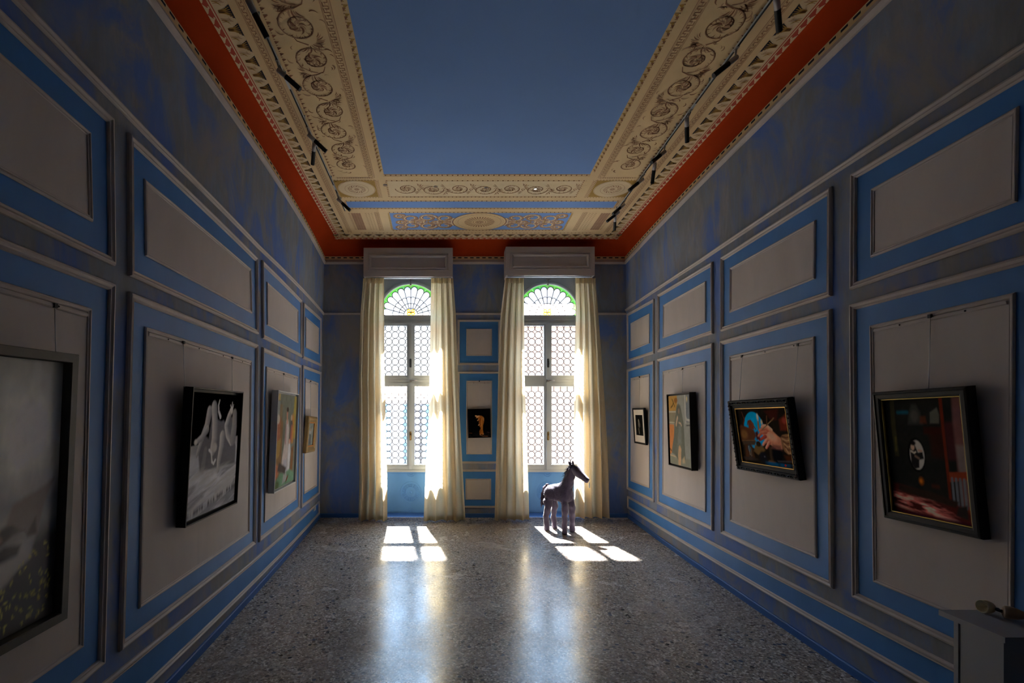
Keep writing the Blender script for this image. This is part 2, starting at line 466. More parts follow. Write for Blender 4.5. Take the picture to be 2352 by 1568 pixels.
# dado rail (upper wall string course)
def rail(W, P, w, h, parent, name='dado_rail'):
    """moulding strip whose upper edge runs through the wall points P"""
    b = MB(); rows = []
    for o, k in PROF:
        r = []
        for (a0, z0), (a1, z1) in zip(P, P[1:]):
            for s in range(6): t = s/6; r.append(W.pt(a0+(a1-a0)*t, z0+(z1-z0)*t-o*w, h*k))
        r.append(W.pt(P[-1][0], P[-1][1]-o*w, h*k)); rows.append(r)
    b.grid(rows if W.side != 'right' else [r[::-1] for r in rows], 0)
    return struct(b.build(name, M_MOULD, parent))
rail(WL, [WL.inv(-160, -216), WL.inv(355, 320), WL.inv(592, 561), (D, WL.inv(742, 717)[1])], .034, .018, wl)
rail(WR, [(D, WR.inv(1436, 711)[1]), WR.inv(1609, 595), WR.inv(2352, 98.7), WR.inv(2700, -134)], .034, .018, wr)
for x0, x1 in ((x_left(D, 2.7), WIN[0][0]-HW), (WIN[0][0]+HW, WIN[1][0]-HW), (WIN[1][0]+HW, x_right(D, 2.7))):
    zz = at(0, 718, D).z; rail(WB, [(x0, zz), (x1, zz)], .03, .018, wb)
# skirting boards
def skirt(W, P, name, t=.014):
    b = MB(); lo, md, up, wa = [], [], [], []
    for (a0, z0), (a1, z1) in zip(P, P[1:]):
        for s in range(7):
            q = s/6; a = a0+(a1-a0)*q; z = z0+(z1-z0)*q
            lo.append(W.pt(a, 0, t)); md.append(W.pt(a, z-.006, t)); up.append(W.pt(a, z, t-.005)); wa.append(W.pt(a, z+.001, 0))
    rows = [lo, md, up, wa]
    b.grid(rows if W.side != 'left' else [r[::-1] for r in rows], 0)
    return struct(b.build(name, M_BASE))
skirt(WL, [(NEAR, .06), (2.5, .055), (D, .05)], 'baseboard_left')
skirt(WR, [(NEAR, .06), (2.8, .052), (D, .05)], 'baseboard_right')
for i, (x0, x1) in enumerate(((x_left(D, 0), WIN[0][0]-HW), (WIN[0][0]+HW, WIN[1][0]-HW), (WIN[1][0]+HW, x_right(D, 0)))):
    skirt(WB, [(x0, .055), (x1, .055)], 'baseboard_back_%d' % (i+1))

# ------------------------------------------------------------------ painted ceiling
b = MB()
b.grid([[Vector((XL(y)-.02+(XR(y)-XL(y)+.04)*k/4, y, ZC)) for k in range(5)] for y in [NEAR+(YC-NEAR)*i/12 for i in range(13)]][::-1], 0)
ceiling = struct(b.build('ceiling', M_CREAM))
# backing above the ceiling keeps the loft dark
b = MB(); b.box((-2.4, NEAR-.2, 3.80), (3.0, D+.36, 3.9)); struct(b.build('ceiling_backing', M_CREAM, ceiling))
UB = .805
def CP(side, u, y, dz=.001):
    """point on the ceiling: u metres in from the left / right edge, or u = 0..1 across the middle"""
    if side == 'l': x = XL(y)+u
    elif side == 'r': x = XR(y)-u
    else:
        a, c = XL(y)+UB, XR(y)-UB; x = a+(c-a)*u
    return Vector((x, y, ZC-dz))
class Paint(MB):
    def __init__(s, side): MB.__init__(s); s.side = side
    def q(s, u0, u1, y0, y1, m, dz=.001):
        s.poly([CP(s.side, u0, y0, dz), CP(s.side, u1, y0, dz), CP(s.side, u1, y1, dz), CP(s.side, u0, y1, dz)], m)
    def P(s, pts, m, dz=.002): s.poly([CP(s.side, u, y, dz) for u, y in pts], m)
    def rib(s, pts, w, m, dz=.002):
        """ribbon along plan points with tapering width"""
        n = len(pts); L, R = [], []
        for i in range(n):
            a, c = pts[max(i-1, 0)], pts[min(i+1, n-1)]
            dx, dy = c[0]-a[0], c[1]-a[1]; d = math.hypot(dx, dy) or 1
            ww = (w[0]+(w[1]-w[0])*i/(n-1) if hasattr(w, '__len__') else w)/2
            L.append((pts[i][0]-dy/d*ww, pts[i][1]+dx/d*ww)); R.append((pts[i][0]+dy/d*ww, pts[i][1]-dx/d*ww))
        for i in range(n-1): s.P([L[i], R[i], R[i+1], L[i+1]], m, dz)
    def comma(s, x, y, ang, size, m, dz=.002, bend=1.0, w=.28):
        pts = []
        for k in range(6):
            t = k/5; a = ang+bend*t
            pts.append((x+size*t*math.cos(a), y+size*t*math.sin(a)))
        n = len(pts); W = [size*w*math.sin(PI*min(.98, .12+.86*k/5))*.6 for k in range(n)]
        for k in range(n-1):
            a = ang+bend*k/5; nx, ny = -math.sin(a), math.cos(a)
            s.P([(pts[k][0]+nx*W[k]/2, pts[k][1]+ny*W[k]/2), (pts[k][0]-nx*W[k]/2, pts[k][1]-ny*W[k]/2),
                 (pts[k+1][0]-nx*W[k+1]/2, pts[k+1][1]-ny*W[k+1]/2), (pts[k+1][0]+nx*W[k+1]/2, pts[k+1][1]+ny*W[k+1]/2)], m, dz)
# palette slots: 0 cream 1 pale cream 2 blue 3 brown 4 tan 5 gold 6 navy 7 red
CM = [M_CREAM, M_CREAM2, M_CBLUE, M_BROWN, M_TAN, M_GOLD, M_NAVY, M_REDLINE]
Y0 = 1.5
def scroll(p, cx, cy, r, sgn, rng, m=4, m2=3, dz=.002, fat=1.0, start=0.0):
    """acanthus rinceau: spiral stem, leaf tufts round it, rosette in the middle"""
    pts = []
    turns = 1.55
    for k in range(40):
        t = k/39; a = start+sgn*t*turns*2*PI; rr = r*(1-.72*t)
        pts.append((cx+rr*math.cos(a), cy+rr*math.sin(a)))
    p.rib(pts, (.008*fat, .004*fat), m2, dz); p.rib([(x+.004, y+.003) for x, y in pts[:26]], (.006*fat, .003*fat), m, dz+.0004)
    for k in range(1, 34):
        x, y = pts[k]; a = math.atan2(y-cy, x-cx)
        for sd in (1, -1):
            if sd == -1 and k % 2: continue
            p.comma(x, y, a+sgn*(.9+.5*rng.random())+(0 if sd > 0 else PI*.85), r*(.17+.16*rng.random()), m2 if rng.random() < .55 else m, dz, sgn*1.3*sd, .38)
    for k in range(9):
        a = start+k*2*PI/9
        p.comma(cx+.012*math.cos(a), cy+.012*math.sin(a), a, r*(.30+.22*rng.random()), m2 if k % 2 else m, dz, 1.2, .5)
    p.comma(cx, cy, start, .02, m2, dz, 3.0, .8)
def tuft(p, x, y, ang, size, rng, m=4, m2=3, dz=.002):
    for k in range(-3, 4):
        p.comma(x+.012*k*math.cos(ang+PI/2), y+.012*k*math.sin(ang+PI/2), ang+k*.28, size*(1-.1*abs(k)), m2 if k % 2 else m, dz, .5*(1 if k > 0 else -1), .25)
def side_border(side):
    rng = random.Random(5 if side == 'l' else 6)
    p = Paint(side); yE = 6.255
    # running wave on red, red line
    yw = 6.395
    p.q(0, .036, Y0, yw+.035, 7); p.q(.036, .044, Y0, yw+.03, 1, .0012); p.q(.044, .051, Y0, yw+.02, 7); p.q(.051, .056, Y0, yw, 1, .0012)
    y = Y0
    while y < yw:
        p.P([(0, y), (0, y+.07), (.008, y+.066), (.016, y+.05), (.024, y+.035), (.031, y+.03), (.033, y+.019), (.027, y+.013), (.022, y+.02), (.026, y+.024), (.018, y+.026), (.010, y+.014)], 1)
        y += .074
    # acanthus
    p.q(.056, .147, Y0, 6.30, 1)
    y = Y0
    while y < 6.24:
        # navy notch with serrated edge and golden leaf
        z = [(.147, y)]
        for k in range(1, 6): z += [(.147-.012*k+.009, y+.010*k), (.147-.012*k, y+.010*k+.002)]
        z += [(.080, y+.056)]
        for k in range(5, 0, -1): z += [(.147-.012*k, y+.112-.010*k-.002), (.147-.012*k+.009, y+.112-.010*k)]
        z += [(.147, y+.112)]
        p.P(z, 6)
        for k in (-2, -1, 0, 1, 2):
            p.rib([(.071, y+.056+.002*k), (.105, y+.056+.006*k), (.140, y+.056+.017*k)], (.013, .004), 5, .003)
        p.rib([(.073, y+.056), (.138, y+.056)], (.004, .002), 3, .0034)
        # curling pale leaf with brown shading between
        for k in range(3):
            p.rib([(.062, y+.104+.013*k), (.09, y+.108+.010*k), (.118, y+.104+.009*k)], (.005, .002), 3 if k == 1 else 4, .003)
        p.comma(.066, y+.115, .2, .05, 5, .0032, .5, .3)
        p.comma(.128, y+.122, PI*.9, .035, 4, .0032, 1.4, .35)
        y += .131
    # key pattern strips
    def key(u0, u1, ya, yb, step=.045):
        w = u1-u0
        p.q(u0, u0+.004, ya, yb, 4, .002); p.q(u1-.006, u1, ya, yb, 4, .002); p.q(u1-.014, u1-.011, ya, yb, 4, .002)
        p.q(u0+.007, u0+.009, ya, yb, 3, .002)
        y = ya; a0, a1 = u0+.012, u1-.017
        while y+step < yb:
            p.q(a0, a0+.004, y, y+step*.55, 3, .002); p.q(a0, a1, y+step*.55, y+step*.67, 3, .002)
            p.q(a1-.004, a1, y+step*.55, y+step, 3, .002); p.q(a0+.010, a1, y, y+step*.12, 3, .002); p.q((a0+a1)/2-.002, (a0+a1)/2+.003, y+step*.12, y+step*.4, 4, .002)
            y += step
    key(.193, .243, Y0, 6.2)
    def tri(u0, u1, ya, yb, step=.05, m=3, inv=False):
        y = ya
        while y+step < yb+.001:
            a, c = (u1, u0) if inv else (u0, u1)
            p.P([(a, y+step*.1), (a, y+step*.62), (c, y+step*.18)], m); p.P([(a, y+step*.72), (a, y+step*.9), (a+(c-a)*.45, y+step*.8)], m)
            y += step
    tri(.312, .340, Y0, 4.70, .05)
    key(.650, .712, Y0, 4.72)
    tri(.777, UB, Y0, 4.64, .062, 5); tri(.770, .790, Y0+.02, 4.64, .062, 3)
    # cross strips closing the scroll field
    p.q(.335, .70, 4.706, 4.712, 4); p.q(.335, .70, 4.728, 4.733, 4)
    u = .345
    while u < .69: p.P([(u, 4.713), (u+.014, 4.713), (u+.007, 4.727)], 3); u += .022
    # rinceau field
    cy = 4.47; k = 0
    while cy > Y0:
        sg = 1 if k % 2 else -1
        r = .125 if k else .105
        scroll(p, .50+sg*.012, cy, r, sg, rng, start=PI/2 if sg > 0 else -PI/2)
        if k: tuft(p, .50-sg*.03, cy+.15, PI/2+sg*.5, .085, rng); tuft(p, .50-sg*.07, cy+.12, PI/2+sg*1.4, .06, rng)
        p.rib([(.50+sg*.012, cy-r*.98), (.50-sg*.05, cy-r-.03), (.50-sg*.07, cy-r-.08)], (.010, .004), 3)
        for j in range(7):
            a = rng.random()*2*PI
            p.comma(.50+.13*math.cos(a), cy+.13*math.sin(a), a, .03+.03*rng.random(), 3 if j % 2 else 4, .002, 1.2, .4)
        cy -= .272; k += 1
    # corner medallion
    p.q(.30, .70, 4.775, 5.15, 5, .001)
    for rr, m, dz in ((.185, 1, .002), (.180, 4, .0024), (.176, 1, .0028)):
        p.P([(.497+rr*1.02*math.cos(t*2*PI/40), 4.962+rr*math.sin(t*2*PI/40)) for t in range(40)], m, dz)
    for rr in (.055, .085, .12):
        pts = [(.497+rr*math.cos(t*2*PI/28), 4.962+rr*math.sin(t*2*PI/28)) for t in range(29)]; p.rib(pts, .004, 4, .0034)
    for k in range(16):
        a = k*2*PI/16; p.comma(.497+.05*math.cos(a), 4.962+.05*math.sin(a), a, .055, 4 if k % 2 else 3, .0036, .9, .3)
        p.comma(.497+.005*math.cos(a), 4.962+.005*math.sin(a), a, .03, 4, .0036, .9, .4)
    y = 4.775
    while y < 5.14: p.P([(.285, y), (.285, y+.02), (.30, y+.01)], 3); p.q(.703, .712, y, y+.016, 3); p.q(.722, .730, y+.012, y+.026, 3); y += .03
    p.q(.715, .718, 4.76, 5.17, 4); p.q(.734, .738, 4.76, 5.17, 4)
    u = .30
    while u < .72: p.P([(u, 4.76), (u+.018, 4.76), (u+.009, 4.774)], 3); p.P([(u, 5.166), (u+.018, 5.166), (u+.009, 5.152)], 3); u += .03
    # leaf panel in the far corner
    p.q(.335, .44, 5.58, 6.10, 4, .0012)
    for c in range(5):
        u0 = .32+.03*c; y = 5.57
        while y < 6.10: p.comma(u0, y, PI/2+.4, .034, 3, .0022, .6, .5); y += .036
    for c in range(3):
        u0 = .51+.034*c; y = 5.57
        while y < 6.10: p.comma(u0, y, PI/2+.5, .026, 3, .002, .6, .5); y += .042
    key(.60, .655, 5.55, 6.13, .034)
    return p.build('ceiling_border', CM, ceiling)
struct(side_border('l')); struct(side_border('r'))
def centre_field():
    rng = random.Random(11)
    p = Paint('c'); W0 = (XR(5)-XL(5)-2*UB)
    p.q(0, 1, NEAR, 4.643, 2, .001)
    def row(y0, y1, ua, ub, step, m=3, up=True):
        u = ua; s = step/W0
        while u < ub:
            a, c = (y0, y1) if up else (y1, y0)
            p.P([(u, a), (u+s*.55, a), (u+s*.27, c)], m); p.P([(u+s*.65, a), (u+s*.85, a), (u+s*.75, a+(c-a)*.5)], m); u += s
    p.q(-.005, 1.005, 4.648, 4.653, 4); row(4.654, 4.680, 0, .995, .05); p.q(-.005, 1.005, 4.683, 4.688, 4)
    # rinceau frieze
    p.q(.01, .985, 4.79, 5.13, 1, .0008)
    row(4.765, 4.785, .0, .985, .05, 3, False); p.q(.01, .985, 5.132, 5.136, 4); row(5.138, 5.158, .01, .98, .04); p.q(.01, .985, 5.160, 5.164, 4)
    for yy in np.arange(4.80, 5.12, .04):
        p.P([(0.0, yy), (.010, yy+.01), (0.0, yy+.02)], 3); p.P([(.990, yy), (.980, yy+.01), (.990, yy+.02)], 3)
    # work in metres inside the frieze: local painter with u scaled
    class S(Paint):
        def P(s, pts, m, dz=.002): MB.poly(s, [CP('c', u/W0, y, dz) for u, y in pts], m)
    q = S('c')
    n = 7
    for k in range(n):
        cx = W0*(.10+.80*k/(n-1)); sg = 1 if k % 2 else -1
        scroll(q, cx, 4.965+.01*sg, .115, sg, rng, 4, 3, .002, 1.1, 0 if sg > 0 else PI)
        tuft(q, cx+W0*.066, 4.965+.05*sg, sg*.4, .07, rng); tuft(q, cx+W0*.066, 4.965-.05*sg, PI-sg*.4, .06, rng)
        q.rib([(cx+.11, 4.965), (cx+.16, 4.965+.07*sg), (cx+.23, 4.965+.09*sg)], (.006, .003), 4)
    # narrow blue band (runs over the border columns too)
    for u0, u1, m, dz, ya, yb in ((-.235, 1.225, 2, .001, 5.262, 5.425),):
        p.q(u0, u1, ya, yb, m, dz)
    row(5.238, 5.262, -.24, 1.22, .05, 3); p.q(-.24, 1.23, 5.430, 5.434, 4); row(5.438, 5.458, -.24, 1.22, .04); p.q(-.24, 1.23, 5.462, 5.466, 4)
    for yy in np.arange(5.265, 5.42, .03):
        p.P([(-.245, yy), (-.233, yy+.01), (-.245, yy+.022)], 3); p.P([(1.235, yy), (1.223, yy+.01), (1.235, yy+.022)], 3)
    # blue panel with golden scrolls and the central medallion
    p.q(-.015, 1.012, 5.572, 6.092, 2, .001)
    row(5.545, 5.57, -.02, 1.01, .045, 3); p.q(-.02, 1.02, 6.096, 6.10, 3); row(6.105, 6.13, -.02, 1.01, .04); p.q(-.02, 1.02, 6.135, 6.139, 4)
    for yy in np.arange(5.58, 6.08, .035):
        p.P([(-.025, yy), (-.010, yy+.012), (-.025, yy+.025)], 5); p.P([(1.022, yy), (1.008, yy+.012), (1.022, yy+.025)], 5)
    cx, cy = W0*.5, 5.835
    for sd in (-1, 1):
        for k, (dx, dy, r, sg) in enumerate(((.40, .115, .10, 1), (.40, -.115, .10, -1), (.60, .12, .10, -1), (.60, -.12, .10, 1), (.79, .11, .105, 1), (.79, -.11, .105, -1), (.92, .17, .055, -1), (.92, -.17, .055, 1), (.91, .02, .05, 1), (.50, .02, .05, -1), (.70, 0, .06, 1))):
            pts = []
            for i in range(30):
                t = i/29; a = (PI if sd > 0 else 0)+sg*sd*t*2.6*PI; rr = r*(1-.75*t)
                pts.append((cx+sd*dx+rr*math.cos(a), cy+dy+rr*math.sin(a)))
            q.rib([(x+.006, y+.008) for x, y in pts], (.034, .02), 3, .0016); q.rib(pts, (.031, .018), 4, .0022); q.rib(pts, (.016, .008), 1, .0028)
            for i in range(1, 26, 2):
                x, y = pts[i]; a = math.atan2(y-cy-dy, x-cx-sd*dx)
                q.comma(x+.005, y+.005, a+.6*sg*sd, .064, 3, .0018, 1.1*sg*sd, .7); q.comma(x, y, a+.6*sg*sd, .06, 4 if i % 2 else 1, .0030, 1.1*sg*sd, .45)
        q.rib([(cx+sd*.27, cy), (cx+sd*.55, cy+.02), (cx+sd*.75, cy-.015), (cx+sd*.95, cy)], (.034, .014), 4, .0024)
        for k in range(12):
            x = cx+sd*(.32+.054*k)
            for s2 in (1, -1): q.comma(x, cy, s2*1.0 if sd > 0 else PI-s2*1.0, .06, (1, 4, 5)[k % 3], .0032, .9*s2*sd, .45)
    def disc(rx, ry, m, dz): q.P([(cx+rx*math.cos(t*2*PI/56), cy+ry*math.sin(t*2*PI/56)) for t in range(56)], m, dz)
    for rx, ry, m, dz in ((.315, .272, 3, .0034), (.305, .263, 0, .0038), (.255, .222, 4, .0042), (.250, .217, 0, .0046)): disc(rx, ry, m, dz)
    for k in range(32):
        a = k*2*PI/32
        q.rib([(cx+.09*math.cos(a), cy+.08*math.sin(a)), (cx+.175*math.cos(a), cy+.155*math.sin(a))], (.006, .014), 3, .005)
        q.comma(cx+.275*math.cos(a), cy+.235*math.sin(a), a+1.2, .022, 4, .005, .8, .5)
    for rr in (.075, .045): q.rib([(cx+rr*math.cos(t*2*PI/30), cy+rr*.87*math.sin(t*2*PI/30)) for t in range(31)], .006, 3, .005)
    for k in range(10):
        a = k*2*PI/10; q.comma(cx+.01*math.cos(a), cy+.01*math.sin(a), a, .04, 3 if k % 2 else 4, .0054, 1.0, .5)
    # rows of the far edge: dots, acanthus, wave
    row(6.195, 6.215, -.22, 1.2, .045, 3)
    ua, ub = -.42, 1.42
    p.q(-.44, 1.44, 6.262, 6.375, 1, .001)
    u = -.415; s = .135/W0
    while u < 1.40:
        z = [(u+s*.08, 6.262)]
        for k in range(1, 5): z += [(u+s*(.08+.085*k), 6.262+.013*k), (u+s*(.08+.085*k+.03), 6.262+.013*k)]
        z += [(u+s*.5, 6.335)]
        for k in range(4, 0, -1): z += [(u+s*(.92-.085*k-.03), 6.262+.013*k), (u+s*(.92-.085*k), 6.262+.013*k)]
        z += [(u+s*.92, 6.262)]
        p.P(z, 6)
        for k in (-1, 0, 1): p.rib([(u+s*(.5+.03*k), 6.345), (u+s*(.5+.14*k), 6.275)], (.010/W0*1.2, .004/W0), 5, .003)
        p.P([(u+s*.95, 6.285), (u+s*1.05, 6.30), (u+s*1.12, 6.35), (u+s*.98, 6.34)], 4, .003); p.P([(u+s*.86, 6.345), (u+s*.95, 6.31), (u+s*.98, 6.36)], 3, .003)
        u += s
    p.q(-.455, 1.455, 6.380, 6.386, 7, .001); p.q(-.46, 1.46, 6.392, 6.433, 7, .001)
    u = -.455; s = .074/W0
    while u < 1.45:
        p.P([(u, 6.433), (u+s*.95, 6.433), (u+s*.8, 6.42), (u+s*.45, 6.405), (u+s*.28, 6.395), (u+s*.15, 6.402), (u+s*.2, 6.418)], 1); u += s
    struct(p.build('ceiling_centre', CM, ceiling)); struct(q.build('ceiling_scrolls', CM, ceiling))
centre_field()

# ------------------------------------------------------------------ windows
def glass_mat(name, trans, transl, milk):
    """leaded glass: part clear, part light-scattering, a little reflection; the tint comes from each piece"""
    m = bpy.data.materials.new(name); m.use_nodes = True; t = m.node_tree; t.nodes.clear()
    o = t.nodes.new('ShaderNodeOutputMaterial'); a = t.nodes.new('ShaderNodeAttribute'); a.attribute_name = 'tint'
    tr = t.nodes.new('ShaderNodeBsdfTransparent'); tl = t.nodes.new('ShaderNodeBsdfTranslucent'); gl = t.nodes.new('ShaderNodeBsdfGlossy')
    gl.inputs['Roughness'].default_value = .12
    mx = t.nodes.new('ShaderNodeMix'); mx.data_type = 'RGBA'; mx.inputs[0].default_value = milk
    mx.inputs[7].default_value = (1, 1, 1, 1)
    t.links.new(a.outputs['Color'], mx.inputs[6])
    t.links.new(mx.outputs[2], tr.inputs[0]); t.links.new(mx.outputs[2], tl.inputs[0])
    m1 = t.nodes.new('ShaderNodeMixShader'); m1.inputs[0].default_value = transl
    t.links.new(tr.outputs[0], m1.inputs[1]); t.links.new(tl.outputs[0], m1.inputs[2])
    m2 = t.nodes.new('ShaderNodeMixShader'); m2.inputs[0].default_value = .05
    t.links.new(m1.outputs[0], m2.inputs[1]); t.links.new(gl.outputs[0], m2.inputs[2]); t.links.new(m2.outputs[0], o.inputs[0])
    return m
M_ROUND = glass_mat('roundel_glass', 1, .02, .15)
M_CLEAR = glass_mat('clear_glass', 1, .01, .5)
M_FAN = glass_mat('stained_glass', 1, .10, 0.0)
GY = D+.06                      # glass plane
def profile_frame(b, x0, x1, z0, z1, w, ya, yb, m=0):
    """rectangular frame of bars of width w between depths ya (room side) and yb"""
    b.box((x0, ya, z0), (x0+w, yb, z1), m); b.box((x1-w, ya, z0), (x1, yb, z1), m)
    b.box((x0+w, ya, z0), (x1-w, yb, z0+w), m); b.box((x0+w, ya, z1-w), (x1-w, yb, z1), m)
def ring(b, cx, cz, r, w, y, m, seg=26, t=.005, th0=0, th1=2*PI, clip=None):
    rows = [[], [], [], []]
    full = abs(th1-th0-2*PI) < 1e-6
    n = seg if full else seg+1
    for k in range(n):
        a = th0+(th1-th0)*k/seg
        for q, (rr, yy) in enumerate(((r-w/2, y), (r-w/2, y-t), (r+w/2, y-t), (r+w/2, y))):
            x, z = cx+rr*math.cos(a), cz+rr*math.sin(a)
            if clip: x = min(max(x, clip[0]), clip[1]); z = min(max(z, clip[2]), clip[3])
            rows[q].append(Vector((x, yy, z)))
    b.grid(rows, m, False, full)
def bar(b, x0, z0, x1, z1, w, y, m, t=.005):
    d = Vector((x1-x0, 0, z1-z0)); d.normalize(); n = Vector((-d.z, 0, d.x))*w/2
    p, q = Vector((x0, y, z0)), Vector((x1, y, z1)); o = Vector((0, -t, 0))
    b.grid([[p-n, q-n], [p-n+o, q-n+o], [p+n+o, q+n+o], [p+n, q+n]], m)
def pane(parent, x0, x1, z0, z1, lead_top, rng, tones, phase):
    """leaded pane of bullseye roundels"""
    b = MB(); pit = .0915; r = pit/2-.001
    clr = (.93, .96, 1.0)
    b.poly([(x0, GY+.004, z0), (x1, GY+.004, z0), (x1, GY+.004, z1), (x0, GY+.004, z1)], 1, clr)
    top = z1-(.068 if lead_top else -.012)
    nx = int((x1-x0)/pit)+2
    xs0 = x0+phase*pit
    j = 0
    z = top-r
    while z > z0-r*.6:
        for i in range(nx):
            cx = xs0+i*pit+(.004 if j % 5 == 2 else 0)
            if cx < x0-r*.75 or cx > x1+r*.75: continue
            tone = rng.choice(tones); v = .94+.06*rng.random()
            tone = tuple(min(1, c*v) for c in tone); dk = tuple(c**3.0*.92 for c in tone); lt = tuple(.4+.6*c for c in tone)
            ox, oz = (rng.random()-.5)*.018, (rng.random()-.5)*.018
            def cl(x, zz): return (min(max(x, x0), x1), GY-.002, min(max(zz, z0), z1))
            spec = ((.003, dk), (.007, tone), (.014, lt), (.026, tone), (r, lt)); prev = None; n = 18
            c0 = b.vert(cl(cx+ox, z+oz), dk)
            for rr, col in spec:
                f = 1-rr/r
                cur = [b.vert(cl(cx+ox*f+rr*math.cos(2*PI*k/n), z+oz*f+rr*math.sin(2*PI*k/n)), col) for k in range(n)]
                for k in range(n):
                    k2 = (k+1) % n
                    if prev is None: b.face((c0, cur[k], cur[k2]), 0)
                    else: b.face((prev[k], cur[k], cur[k2], prev[k2]), 0)
                prev = cur
            ring(b, cx, z, r, .0072, GY-.003, 2, 24, .005, clip=(x0, x1, z0, z1))
            # solder joints
            if cx+pit < x1+r*.5: b.box((cx+r-.004, GY-.010, z-.008), (min(cx+r+.006, x1), GY-.002, z+.008), 2)
            if z-pit > z0-r*.3: b.box((cx-.009, GY-.010, max(z0, z-r-.004)), (cx+.009, GY-.002, max(z0, z-r+.003)), 2)
            if lead_top and j == 0 and x0 < cx < x1: bar(b, cx, top, cx, z1, .007, GY-.002, 2)
        z -= pit; j += 1
    b.build('leaded_glass', [M_ROUND, M_CLEAR, M_LEAD], parent)
def fanlight(parent, cx, cz, R, rng, sky):
    b = MB(); y = GY
    def arc(r0, r1, a0, a1, col, yy, n=6):
        for k in range(n):
            p, q = a0+(a1-a0)*k/n, a0+(a1-a0)*(k+1)/n
            b.poly([(cx+r*math.cos(a), yy, cz+r*math.sin(a)) for r, a in ((r0, p), (r1, p), (r1, q), (r0, q))], 0, col)
    NP = 12; st = PI/NP
    for k in range(NP):
        a0, a1 = k*st, (k+1)*st; am = (a0+a1)/2
        g = (.10+.06*rng.random(), .42+.14*rng.random(), .07)
        tone = sky if rng.random() < .8 else (.90, .90, .97)
        tone = tuple(min(1, c*(.96+.06*rng.random())) for c in tone)
        # petal: wedge plus rounded tip
        rt = .345*R/.42; wv = rt*math.tan(st/2)
        arc(.10, rt, a0, a1, tone, y)
        pts = [(cx+rt*math.cos(a0), y, cz+rt*math.sin(a0))]
        ux, uz = math.cos(am), math.sin(am); tx, tz = -uz, ux
        for i in range(11):
            t = -PI/2+PI*i/10
            pts.append((cx+rt*math.cos(st/2)*ux+wv*.98*math.sin(t)*tx+wv*1.08*math.cos(t)*ux, y, cz+rt*math.cos(st/2)*uz+wv*.98*math.sin(t)*tz+wv*1.08*math.cos(t)*uz))
        pts.append((cx+rt*math.cos(a1), y, cz+rt*math.sin(a1)))
        b.poly(pts, 0, tone)
        for i in range(1, 11):      # green between petal tip and rim
            q = []
            for p in (pts[i], pts[i+1]): q.append(math.atan2(p[2]-cz, p[0]-cx))
            q = [min(max(t, a0), a1) for t in q]
            b.poly([pts[i], pts[i+1], (cx+R*math.cos(q[1]), y, cz+R*math.sin(q[1])), (cx+R*math.cos(q[0]), y, cz+R*math.sin(q[0]))], 0, g)
        P = [(p[0], p[2]) for p in pts]
        for (xa, za), (xb, zb) in zip(P, P[1:]): bar(b, xa, za, xb, zb, .0085, y-.003, 1)
        for rr in (.155, .235):
            w2 = rr*math.tan(st/2); Q = []
            for i in range(8):
                t = -PI/2+PI*i/7
                Q.append((cx+rr*math.cos(st/2)*ux+w2*math.sin(t)*tx+w2*.75*math.cos(t)*ux, cz+rr*math.cos(st/2)*uz+w2*math.sin(t)*tz+w2*.75*math.cos(t)*uz))
            for (xa, za), (xb, zb) in zip(Q, Q[1:]): bar(b, xa, za, xb, zb, .0065, y-.003, 1)
    for k in range(1, NP):
        a = k*st
        bar(b, cx+.098*math.cos(a), cz+.098*math.sin(a), cx+.345*R/.42*math.cos(a), cz+.345*R/.42*math.sin(a), .0075, y-.003, 1)
        for rr in (.155, .235): b.blob((cx+rr*math.cos(a), y-.006, cz+rr*math.sin(a)), (.006, .004, .006), 1, 8, 5)
    ring(b, cx, cz, .098, .008, y-.003, 1, 20, .005, 0, PI)
    arc(0.0, .10, 0, PI, (.95, .95, 1.0), y, 14)
    # yellow double-loop ornament with a small purple knot
    for sx in (-1, 1):
        for zz, rx in ((.024, .026), (.062, .022)):
            b.grid([[Vector((cx+sx*.028+rr*rx*math.cos(2*PI*k/18), y-.005, cz+zz+rr*.023*math.sin(2*PI*k/18))) for k in range(18)] for rr in (.45, 1.12)], 2, False, True)
    b.box((cx-.012, y-.008, cz+.036), (cx+.012, y-.004, cz+.05), 3); b.box((cx-.006, y-.008, cz+.078), (cx+.006, y-.004, cz+.092), 3)
    o = b.build('fanlight_glass', [M_FAN, M_LEAD, M_YEL, M_PURP], parent)
M_YEL = glass_mat('yellow_glass', 1, .5, 0.0); M_PURP = glass_mat('purple_glass', 1, .3, 0.0)
for mm_, cc_ in ((M_YEL, (.55, .30, .015, 1)), (M_PURP, (.10, .02, .12, 1))):
    for nd in mm_.node_tree.nodes:
        if nd.type in ('BSDF_TRANSPARENT', 'BSDF_TRANSLUCENT'):
            for l in list(nd.inputs[0].links): mm_.node_tree.links.remove(l)
            nd.inputs[0].default_value = cc_
